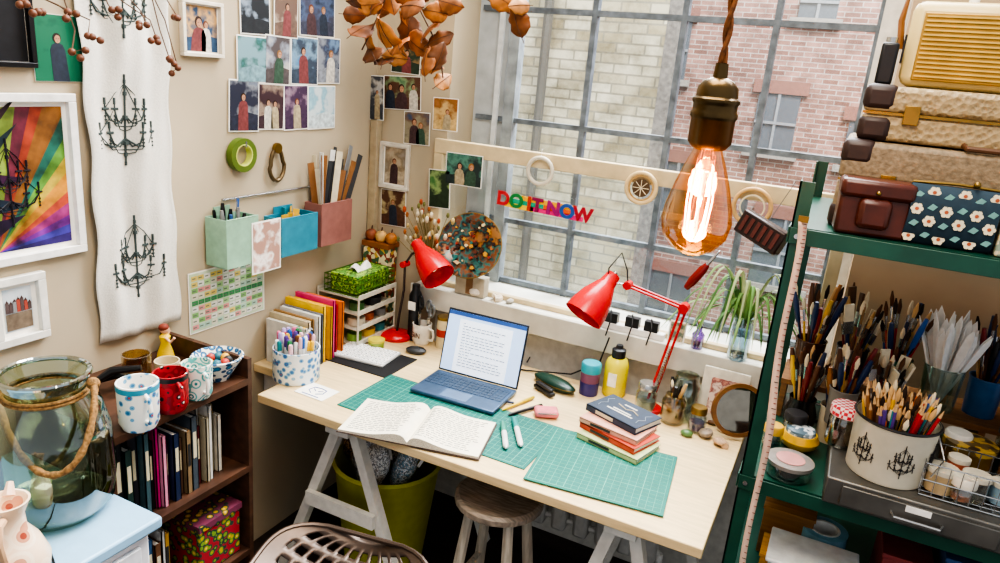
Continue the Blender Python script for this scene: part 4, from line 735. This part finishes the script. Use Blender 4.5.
# ================= GREEN SHELF
SX0,SX1,SY0,SY1=-.095,1.0,1.7,2.3; S1,S2,S0=.95,1.57,.6
t=thing('shelving_unit','dark green metal shelving unit crammed with craft supplies','shelving',(SX0,SY0,0)); LX=SX1-SX0; LY=SY1-SY0
for x in (0,LX):
    for y in (0,LY):
        s=1 if x==0 else -1; s2=1 if y==0 else -1
        B().box((x+s*.002,y+s2*.016,.835),(.004,.032,1.67),GREEN).box((x+s*.016,y+s2*.002,.835),(.032,.004,1.67),GREEN).build('post',t)
for z in (S0,S1,S2,.15):
    sh=B().box((LX/2,LY/2,z-.005),(LX-.01,LY-.012,.008),GREEN).build('shelf',t)
    q=B().box((LX/2,-.003,z-.02),(LX,.004,.036),GREEN).box((LX/2,LY+.003,z-.02),(LX,.004,.036),GREEN).box((-.003,LY/2,z-.02),(.004,LY,.036),GREEN); q.build('shelf_edge',sh,bev=.001)
    B().tube([(.016,-.008,z-.02),(.016,-.002,z-.02)],.006,STEEL).build('bolt',sh)
tp=[PY(803,222,1.66),PY(796,260,1.665),PY(786,320,1.67),PY(776,380,1.66),PY(768,430,1.665),PY(757,490,1.66),PY(745,555,1.66),PY(738,600,1.66)]
t=thing('tape_measure','worn pinkish sewing tape measure hanging down green post','tape measure',tp[0]); q=B(); q2=B()
def tpi(s):
    s*=len(tp)-1; i=min(int(s),len(tp)-2); f=s-i; return tp[i].lerp(tp[i+1],f)-tp[0]+Vector((.004*sin(s*1.9),0,0))
sd=Vector((.009,.004,0))
q.grid(lambda u,v:tpi(v)+sd*(u*2-1)*(1-.25*abs(sin(v*6)))+Vector((0,.004*sin(v*20),0)),2,60,mat('#d9b6a0',.6)); q.build('tape_ribbon',t,solid=.0008)
for i in range(70):
    s=(i+.5)/70; p=tpi(s)+Vector((0,.004*sin(s*20)-.0015,0)); q2.box(p+sd*(.45 if i%5 else .1),(.007 if i%5 else .013,.0006,.0016),mat('#8a3a30' if i%5 else '#222222'))
q2.build('scale_marks',t); B().box((0,-.001,.006),(.021,.003,.014),BRASS).build('end_tip',t)
def lidcase(name,label,cat,x0,x1,y0,y1,z0,z1,m,lidf=.6,band=None):
    t=thing(name,label,cat,((x0+x1)/2,(y0+y1)/2,z0)); H=z1-z0; W=x1-x0; Dp=y1-y0
    B().box((0,0,H*lidf/2),(W,Dp,H*lidf-.002),m).build('case_body',t,bev=.008); ld=B().box((0,0,H*(1+lidf)/2),(W+.003,Dp+.003,H*(1-lidf)-.002),m).build('lid',t,bev=.012)
    bm_=band or BRASS
    for s in (-.32,.32): B().box((s*W,-Dp/2-.005,H*lidf),(.03,.008,.04),BRASS).build('latch',ld,bev=.001)
    for sx in (-1,1):
        for z in (.026,H-.026): B().box((sx*(W/2-.03),-Dp/2+.03,z),(.068,.068,.056),bm_).build('corner_cap',t,bev=.014)
    B().tube([(-.06,-Dp/2-.004,H*lidf-.05),(-.055,-Dp/2-.02,H*lidf-.055),(.055,-Dp/2-.02,H*lidf-.055),(.06,-Dp/2-.004,H*lidf-.05)],.006,mat('#5a3a22',.5)).build('handle',t)
    B().box((0,-Dp/2-.002,H*lidf),(W,.003,.006),BRASS).build('seam_strip',t); return t
xs0=PY(840,170,1.9).x
lidcase('suitcase','bulky worn grey beige suitcase lying under the other one','suitcase',xs0,xs0+.55,1.80,2.2,S2,S2+.195,mat('#85735a',.6,0,.35,90,.7),.55,mat('#33201a',.5,var=.3))
lidcase('suitcase','brown grey crocodile pattern suitcase stacked beneath the radio','suitcase',xs0+.02,xs0+.55,1.82,2.2,S2+.197,S2+.315,art(('#6f5e46','#94805e','#8a7656','#9c8763'),85,'dots',6,const=False,bump=.9),.5,mat('#33201a',.5,var=.3))
rx=PY(903,60,1.88).x; zr=S2+.316; t=thing('radio','cream and gold retro radio standing on the suitcases','radio',(rx+.17,1.92,zr),-.06)
B().box((0,0,.09),(.34,.1,.18),mat('#cdb880',.35,var=.06)).build('radio_body',t,bev=.022)
sg_=B().box((0,-.0515,.085),(.29,.004,.14),mat('#a07c34',.4,.4)).build('speaker_grille',t,bev=.002); q=B()
for k in range(14): q.box((0,-.055,.024+k*.0095),(.28,.004,.0035),mat('#c8a85a',.4,.3))
q.build('grille_slats',sg_); B().tube([(-.18,0,.08),(-.19,0,.14),(-.185,0,.2),(0,0,.23),(.185,0,.2)],.007,mat('#8a5a30',.5)).build('carry_handle',t)
B().box((-.172,0,.08),(.006,.05,.06),BLACK).build('side_panel',t)
for k in range(3): B().lathe([(0,0),(.01,0),(.01,.012),(0,.012)],WHITE,(-.06+k*.06,0,.18)).build('knob',t)
p=PZ(866,226,S2); t=thing('camera_case','brown leather camera case at front of top shelf','camera case',(p.x,1.752,S2),.1)
lea=mat('#4f2215',.35,var=.35,sc=18,bump=.3); B().box((0,0,.045),(.14,.07,.09),lea).build('case_body',t,bev=.008); fl_=B().box((0,-.004,.1),(.145,.08,.04),lea).build('flap',t,bev=.01); B().box((0,-.04,.05),(.065,.03,.065),lea).build('lens_bulge',t,bev=.012); B().sph((0,-.047,.095),.005,BRASS).build('stud',fl_)
p=PZ(942,246,S2); t=thing('floral_pouch','dark teal flowered zipped pouch on the top shelf','pouch',(p.x,1.745,S2),.05)
fl=mat('#1d3442',.8,var=.15,sc=60); q=B()
def pf(u,v,s=-1): return Vector(((u-.5)*.17*(1-.06*sin(v*3)),s*(.004+.022*sin(PI*min(1,max(0,v)))**.6),v*.125))
q.grid(lambda u,v:pf(u,v),14,10,fl).grid(lambda u,v:pf(1-u,v,1),12,10,fl).grid(lambda u,v:(lambda A,C:A.lerp(C,u))(pf(0,v,1),pf(0,v)),1,10,fl).grid(lambda u,v:(lambda A,C:A.lerp(C,u))(pf(1,v),pf(1,v,1)),1,10,fl)
pbd=q.build('pouch_body',t); q=B(); cr=mat('#e0d6b8',.8); rd=mat('#a85a3a',.8)
for iu in range(6):
    for iv in range(4):
        u=.08+.168*iu; v=.13+.235*iv+.05*(iu%2); o_=pf(u,v)+Vector((0,-.0008,0)); R=Matrix.Translation(o_)@Matrix.Rotation(PI/2,4,'X')
        if (iu+iv)%2==0:
            for k in range(6): a=k*PI/3; q.prism([(.0075*cos(a)+.005*cos(j*1.05),.0075*sin(a)+.005*sin(j*1.05)) for j in range(6)],0,.0006+.0001*k,cr,R)
            q.prism([(.004*cos(j*1.05),.004*sin(j*1.05)) for j in range(6)],0,.0018,rd,R)
        else: q.prism([(-.009,-.003),(0,.007),(.010,.002),(.003,-.007)],0,.0008,mat('#6f9f9a',.8),R)
q.build('flower_print',pbd); B().tube([(-.083,0,.127),(0,0,.131),(.083,0,.127)],.003,BRASS).build('zip',t); B().sph((.03,-.01,.135),.007,BRASS).build('zip_pull',t)
t=thing('tin_box','small cream tin at right end of the top shelf','tin',(PZ(990,262,S2).x+.06,1.755,S2)); B().box((0,0,.04),(.09,.06,.08),art(('#d8ccb0','#8a9a8a','#c8b890'),90,'vor',4)).build('tin_body',t,bev=.004); B().box((0,0,.084),(.094,.064,.01),BRASS).build('lid',t)
o=thing('film_camera','black film camera on the suitcase edge left of radio','camera',(rx-.03,1.90,zr)); B().box((0,0,.045),(.035,.06,.09),BLACK).build('camera_housing',o,bev=.006); B().cyl((0,0,.09),.012,.012,STEEL).build('dial',o)
cx0=PZ(822,492,S1).x
t=thing('metal_case','flat grey steel drawer case on the green shelf','metal case',(cx0,1.68,S1)); gm=mat('#6d6b66',.4,.7,.35,10)
B().box((.36,.2,.033),(.72,.4,.066),gm).build('case_body',t,bev=.004)
for i in range(2):
    dr=B().box((.19+i*.34,-.003,.033),(.31,.008,.048),gm).build('drawer_front',t,bev=.002); B().tube([(.14+i*.34,-.006,.028),(.145+i*.34,-.022,.026),(.235+i*.34,-.022,.026),(.24+i*.34,-.006,.028)],.004,STEEL).build('handle',dr); B().box((.19+i*.34,-.008,.048),(.05,.003,.014),WHITE).build('card_holder',dr)
ZC=S1+.067
t=thing('riser_board','wooden riser step at the rear of the green shelf','riser',(-.06,2.1,S1)); B().box((.5,.09,.11),(1.0,.18,.015),wood('#8a6038',.6)).build('board_top',t)
for x in (.01,.5,.99): B().box((x,.09,.051),(.016,.17,.102),wood('#8a6038',.6)).build('support',t)
ZR=S1+.118
c=PZ(884,478,ZC); c.y=max(c.y,1.79); t=thing('pencil_bucket','cream enamel bucket with black chandelier prints holding pencils','bucket',c); r=.088; h=.137
B().lathe([(0,0),(r*.94,0),(r*.96,.004),(r,h),(r*1.03,h+.004),(r*1.0,h+.006),(r*.97,h),(r*.92,.006),(0,.005)],mat('#d6ceb8',.3,var=.07),n=40).build('bucket_body',t); B().tube([(r*1.02*cos(2*PI*k/40),r*1.02*sin(2*PI*k/40),h+.003) for k in range(40)],.0035,BLACK,6,closed=True).build('rim',t)
for a0 in (-PI/2-.75,-PI/2+.25,-PI/2+1.25):
    q=B(); chandelier(q,.042,BLACK,lambda x,y:Vector(((r*.985+.001)*cos(a0+x/r),(r*.985+.001)*sin(a0+x/r),h*.5+y)),.0008); q.build('chandelier_print',t)
B().tube([(r*1.01,0,h-.02),(r*1.2,-.03,h-.06),(r*.9,-.09,h-.08)],.002,STEEL,5).build('bail_handle',t)
sticks(c,r*.95,ZC,h,120,['pencil','pencil','pencil','brush'],CP+[('wooden','#9a6a3a'),('natural wooden','#86582e'),('dark brown','#5a3820'),('grey brown','#6a5440'),('charcoal','#2c2a2a')],(.165,.205),'chandelier bucket',.88,up=.5)
def pot(label,m,x,y,z,r,h,n,kinds,cols,lr,where,name='brush_pot',sp=.9):
    c=Vector((x,y,z)); t=thing(name,label,'pot',c); B().lathe([(0,0),(r*.9,0),(r,h),(r*1.03,h),(r*.95,h-.002),(r*.86,.005),(0,.005)],m).build('pot_body',t); B().tube([(r*1.01*cos(2*PI*k/24),r*1.01*sin(2*PI*k/24),h) for k in range(24)],.002,m,5,closed=True).build('rim',t)
    sticks(c,r,z,h,n,kinds,cols,lr,where,sp,up=.05); return c
pA=PZ(797,425,S1); jx,jy=max(pA.x,-.04),min(pA.y,2.04)
t=thing('pewter_jug','dark pewter jug of brushes near the green post','jug',(jx,jy,S1)); dj=mat('#3f3d3c',.25,.8)
B().lathe([(0,0),(.028,0),(.03,.006),(.042,.03),(.044,.05),(.034,.085),(.036,.1),(.034,.1),(.03,.085),(.038,.05),(0,.012)],dj).build('jug_body',t); B().tube([(.034,0,.09),(.06,0,.09),(.062,0,.05),(.043,0,.035)],.004,dj).build('handle',t)
sticks((jx,jy),.034,S1,.1,22,['brush','tool','brush'],CB,(.19,.24),'dark pewter jug',.75,up=.05)
pA=PZ(835,412,S1); pot('cream ceramic pot of paintbrushes behind gingham jar',mat('#c9bda4',.4),pA.x-.01,min(pA.y,2.03),S1,.038,.1,22,['brush','brush','tool'],CB,(.19,.24),'cream ceramic pot',sp=.75)
rear=[('brown glass pot of brushes first on the riser',mat('#4a2c1a',.2),['brush','tool'],CB,'brown glass pot'),('black pot of flat brushes second on the riser',BLACK,['brush','wide_brush','brush'],CB,'black riser pot'),('green tin of tools third on the riser',mat('#3a6a4a',.4),['tool','brush','brush'],CB+CP[:3],'green riser tin'),None,('blue enamel mug of brushes right of the plastic knives',mat('#2f5f8f',.3),['brush','tool'],CB,'blue enamel riser mug'),('orange tin of tools sixth on the riser',mat('#c8702a',.4),['tool','brush'],CB+CP[:4],'orange riser tin'),('white jug of brushes seventh on the riser',WHITE,['brush','wide_brush'],CB,'white riser jug'),('copper pot of brushes rightmost on the riser',mat('#a8623a',.3,.8),['brush','tool'],CB,'copper riser pot')]
for i,rr_ in enumerate(rear):
    if rr_: lab,m_,kk,cc,wh=rr_; pot(lab,m_,-.005+i*.11,2.19+.012*(i%2),ZR,.042,.105,24,kk,cc,(.19,.28),wh,sp=.78)
pot('clear glass jar of white plastic modelling knives on the riser',glass('#eef4f0',.12,.6),.33,2.165,ZR,.05,.12,30,['knife'],[('white','#eeeeee')],(.22,.27),'clear glass jar','glass_pot',.92)
for i,(lab,m_,kk,cc,wh,x,y,z,r,h,n,lr) in enumerate([
 ('white china pot of flat brushes behind the bucket',WHITE,['wide_brush','brush'],CB,'white china pot',.19,2.03,ZC,.037,.1,14,(.17,.22)),
 ('dark red tin of pens behind the bucket',mat('#6a2a2a',.4),['pen','pencil'],CP,'dark red tin',.285,2.0,ZC,.034,.075,10,(.11,.14)),
 ('grey stoneware jar of tools behind the bucket',mat('#7a766e',.5),['tool','brush'],CB,'grey stoneware jar',.1,2.0,ZC,.036,.1,16,(.18,.23)),
 ('teal tin of brushes at the shelf right',mat('#2f7f80',.4),['brush','pencil'],CB+CP[:3],'teal tin',.53,2.02,ZC,.036,.09,16,(.16,.2)),
 ('yellow tin of markers at the shelf right',mat('#d8b03a',.4),['pen','tool'],CP,'yellow tin',.62,2.02,ZC,.036,.09,16,(.15,.18))]): pot(lab,m_,x,y,z,r,h,n,kk,cc,lr,wh,sp=.75)
p=PZ(843,446,ZC); t=jar('jam_jar','jam jar with red gingham lid on the green shelf',Vector((p.x-.008,p.y+.01,ZC)),.038,.085,glass('#d8c8b0',.15,.6),art(('#c8283a','#f0d8d4'),110,'check',0),fill=mat('#8a6a4a',.7,var=.5,sc=80),neck=.95,lidh=.022)
c=PZ(797,448,S1); c.y=max(c.y,1.77); t=thing('yellow_pot','yellow round lidded pot with silver foil top','pot',c); B().lathe([(0,0),(.025,0),(.045,.015),(.05,.03),(.042,.048),(0,.048)],mat('#e2b02a',.3)).build('pot_body',t); B().lathe([(0,.048),(.038,.048),(.036,.058),(.018,.064),(0,.064)],art(('#8fa0a8','#dfe4e6','#5f7480'),90,'vor',1,.2)).build('lid',t)
c=PZ(787,474,S1); c.y=max(c.y,1.76); t=thing('pin_dish','low round glass dish of pins with pink label','dish',c); B().lathe([(0,0),(.05,0),(.054,.005),(.054,.032),(.051,.032),(.05,.006),(0,.004)],glass('#e8eef0',.15,.6)).build('dish_body',t); ld=B().lathe([(0,.032),(.055,.032),(.056,.042),(0,.043)],mat('#a9a29b',.3,.5)).build('lid',t); B().lathe([(0,.0435),(.034,.0435),(.034,.0445),(0,.0445)],mat('#c88a84')).build('label_disc',ld)
c=PZ(965,500,ZC); c.y=max(c.y,1.78); t=thing('wire_basket','small silver wire basket of tapes and lids','wire basket',(c.x,c.y,ZC)); w_,d_,h_=.19,.13,.08; q=B()
for z in (.003,.04,h_): q.tube([(-w_/2,-d_/2,z),(w_/2,-d_/2,z),(w_/2,d_/2,z),(-w_/2,d_/2,z)],.0018,STEEL,5,closed=True)
for i in range(9):
    x=-w_/2+w_*i/8; q.tube([(x,-d_/2,h_),(x,-d_/2,.003),(x,d_/2,.003),(x,d_/2,h_)],.0012,STEEL,4)
for i in range(1,6):
    y=-d_/2+d_*i/6; q.tube([(-w_/2,y,h_),(-w_/2,y,.003),(w_/2,y,.003),(w_/2,y,h_)],.0012,STEEL,4)
q.build('wire_frame',t)
for i,(dx,dy,r,hh,hx,nm) in enumerate(((-.055,-.02,.032,.045,'#b8a07a','cream'),(.01,-.02,.028,.05,'#c9c0b0','white'),(.065,.0,.024,.04,'#7f9aa8','blue grey'),(-.02,.038,.022,.055,'#b5654a','terracotta'))):
    tt=thing('small_pot',nm+' lidded craft pot inside the wire basket','pot',(c.x+dx,c.y+dy,ZC+.006),0,'pots in the wire basket'); B().lathe([(0,0),(r*.95,0),(r,hh),(0,hh)],glass('#e8e0d0',.3,.5) if i==1 else mat(hx,.4)).build('pot_body',tt); B().lathe([(0,hh),(r*1.05,hh),(r*1.05,hh+.01),(0,hh+.011)],mat('#cdc5b2',.4)).build('lid',tt)
t=thing('round_tin','round gold and brown sweet tin behind wire basket','tin',Vector((PZ(957,447,ZC).x,1.92,ZC))); B().lathe([(0,0),(.055,0),(.055,.06),(0,.06)],mat('#8a6a2a',.3,.6)).build('tin_body',t); B().lathe([(0,.06),(.058,.06),(.058,.075),(0,.078)],art(('#3a2a1c','#a88a3a','#5a4a2a'),60,'vor',1,.3)).build('lid',t)
p=PZ(990,432,ZC); jar('twine_jar','glass jar of pink twine at the right shelf edge',Vector((p.x+.01,1.9,ZC)),.045,.11,GL,STEEL,fill=art(('#d8a090','#b86a5a','#e8c8b0'),120,'noise',2))
for i,(x,y,z,r,h,fc,lc,nm) in enumerate(((-.045,1.87,S1,.024,.055,'#3a5a6a','#d8a83a','small jar of blue beads with gold lid by the post'),(.0,1.95,S1,.03,.07,'#b8a23a','#2a2a2c','small jar of yellow powder with black lid at shelf left'),(.36,1.93,ZC,.03,.07,'#5a3a5a','#c8c4bc','small jar of purple bits right of the bucket'),(.62,1.84,ZC,.034,.08,'#a8a090','#b83a3a','jar with red lid far right on metal case'),(.36,1.74,ZC,.026,.045,'#c87a5a','#d8d0c0','tiny pot with pale lid right of the bucket front'),(.475,1.97,ZC,.032,.1,'#8a5a3a','#3a3a3c','tall jar of brown beads with dark lid beside teal tin'))):
    jar('bead_jar',nm,Vector((x,y,z)),r,h,glass('#eef0ea',.1,.5),mat(lc,.4),fill=mat(fc,.6,var=.5,sc=120),neck=.9)
# lower deck
for i,(u,v,w_,d_,h_,hx,nm) in enumerate(((772,540,.13,.12,.14,'#9a6a34','pine box below the green shelf'),(760,560,.06,.1,.1,'#c08a2a','yellow card box on lower green shelf'))):
    p=PZ(u,v+15,S0); p.x=max(p.x,SX0+.09); p.y=2.0-.18*i; t=thing('storage_box',nm,'box',(p.x+.02,p.y,S0)); B().box((0,0,h_/2),(w_,d_,h_),wood(hx,.6)).build('box_body',t,bev=.002); B().box((0,0,h_+.004),(w_+.006,d_+.006,.008),wood(hx,.6)).build('lid',t)
c=PZ(820,535,S0+.12); t=thing('tape_roll','large roll of clear tape with white core on lower shelf','tape roll',(c.x+.01,c.y+.04,S0+.001)); B().lathe([(.04,0),(.06,0),(.06,.12),(.04,.12),(.04,0)],mat('#7ab0c8',.2)).build('tape',t); B().lathe([(.034,0),(.04,0),(.04,.121),(.034,.121),(.034,0)],WHITE).build('core',t)
t=thing('plastic_tub','translucent white plastic tub at the bottom right','tub',(PZ(815,558,S0+.18).x-.0,1.80,S0)); B().box((0,0,.06),(.2,.14,.12),mat('#c9ced0',.3)).build('tub_body',t,bev=.01); B().box((0,0,.125),(.215,.155,.012),mat('#dee0e0',.3)).build('lid',t,bev=.004)
for i,(x,hx,nm,h_) in enumerate(((.32,'#8a3a3a','red',.16),(.45,'#3a5a8a','blue',.2),(.58,'#a89058','straw',.18),(.72,'#4a4a4a','charcoal',.2))):
    t=thing('storage_box',nm+' storage box on the lower green shelf','box',(x,1.95,S0)); B().box((0,0,h_/2),(.11,.2,h_),mat(hx,.6)).build('box_body',t,bev=.003); B().box((0,0,h_+.006),(.116,.206,.012),mat(hx,.5)).build('lid',t,bev=.002)
# spider plant
c=Vector((PY(740,340,2.448).x,2.44,SZ)); t=thing('spider_plant','striped spider plant in a clear vase on sill','plant',c)
B().lathe([(0,0),(.03,0),(.034,.01),(.038,.1),(.035,.15),(.032,.15),(.035,.1),(.031,.012),(0,.01)],glass('#dfeaf0',.15,.6)).build('vase',t)
for i in range(38):
    a=random.random()*6.3; ln=random.uniform(.12,.3); dv=Vector((cos(a)*.9,sin(a)*.25-.2,0)); hgt=random.uniform(.03,.17); sdv=Vector((-sin(a)*.5+.5,cos(a)*.5,0)).normalized()*.008
    lmn=mat(random.choice(['#6f9a54','#86a868','#4f7a42','#b3c292']),.5)
    B().grid(lambda u,v:Vector((0,0,.12))+dv*ln*(v**.85)+Vector((0,0,hgt*sin(PI*v)*1.2+.05*v*(1-v)-.06*v*v))+sdv*(2*u-1)*(1-v)**.5,2,12,lmn).build('leaf',t,solid=.0005)
c=PY(762,232,2.3); t=thing('carved_block','dark carved wooden block hanging right of the bulb','ornament',M=Matrix.Translation(c)@Matrix.Rotation(.35,4,'Y')@Matrix.Rotation(-.3,4,'Z'))
q=B().box((0,0,0),(.15,.05,.075),mat('#2a1a18',.35)); q.build('block_body',t,bev=.006); q=B()
for k in range(6): q.box((-.055+k*.022,-.026,0),(.012,.006,.05),mat('#5a2a24',.4))
q.build('carved_slots',t); B().tube([(0,0,.037),(-.02,.08,.17)],.0012,BLACK,4).build('string',t)
A_=PY(686,288,2.2); C_=PY(717,254,2.2)
M_=Matrix.Translation(A_)@(C_-A_).to_track_quat('Z','Y').to_matrix().to_4x4(); t=thing('hanging_brush','red handled lino tool hung at the window','tool',M=M_)
B().lathe([(0,0),(.009,0),(.015,.03),(.014,.08),(.008,.1),(0,.1)],mat('#7a1c18',.25)).build('handle',t); B().lathe([(0,.1),(.006,.1),(.003,.15),(0,.16)],STEEL).build('shaft',t)
# ================= LIGHT
w=bpy.data.worlds.new('sky'); SC.world=w; w.use_nodes=True; bg=w.node_tree.nodes['Background']; bg.inputs[0].default_value=(.9,.94,1,1); bg.inputs[1].default_value=.55
def area(nm,loc,tgt,size,e,col):
    L=bpy.data.lights.new(nm,'AREA'); L.size=size; L.energy=e; L.color=col; o=bpy.data.objects.new(nm,L); o.location=loc; o.rotation_euler=(Vector(tgt)-Vector(loc)).to_track_quat('-Z','Y').to_euler(); CO.objects.link(o)
area('window_daylight',(-.6,3.6,3.2),(-.7,1.6,.7),1.6,110,(.9,.95,1))
area('yard_wall_fill',(-1,3.4,6.5),(-1,6.2,1.5),3,420,(1,.99,.97))  # added fill aimed at the pale brick wall to brighten it
area('far_wall_fill',(2,7,9),(1,12.5,2),4,1500,(.98,.98,1))  # added fill that brightens the far red brick building
area('warm_room_fill',(-.3,.9,2.9),(-.8,1.9,.8),.8,22,(1,.88,.72))  # added warm fill for the interior, no fitting modelled overhead
SC.view_settings.view_transform='AgX'
try: SC.view_settings.look='AgX - High Contrast'
except Exception as e: print(e)
SC.view_settings.exposure=.68
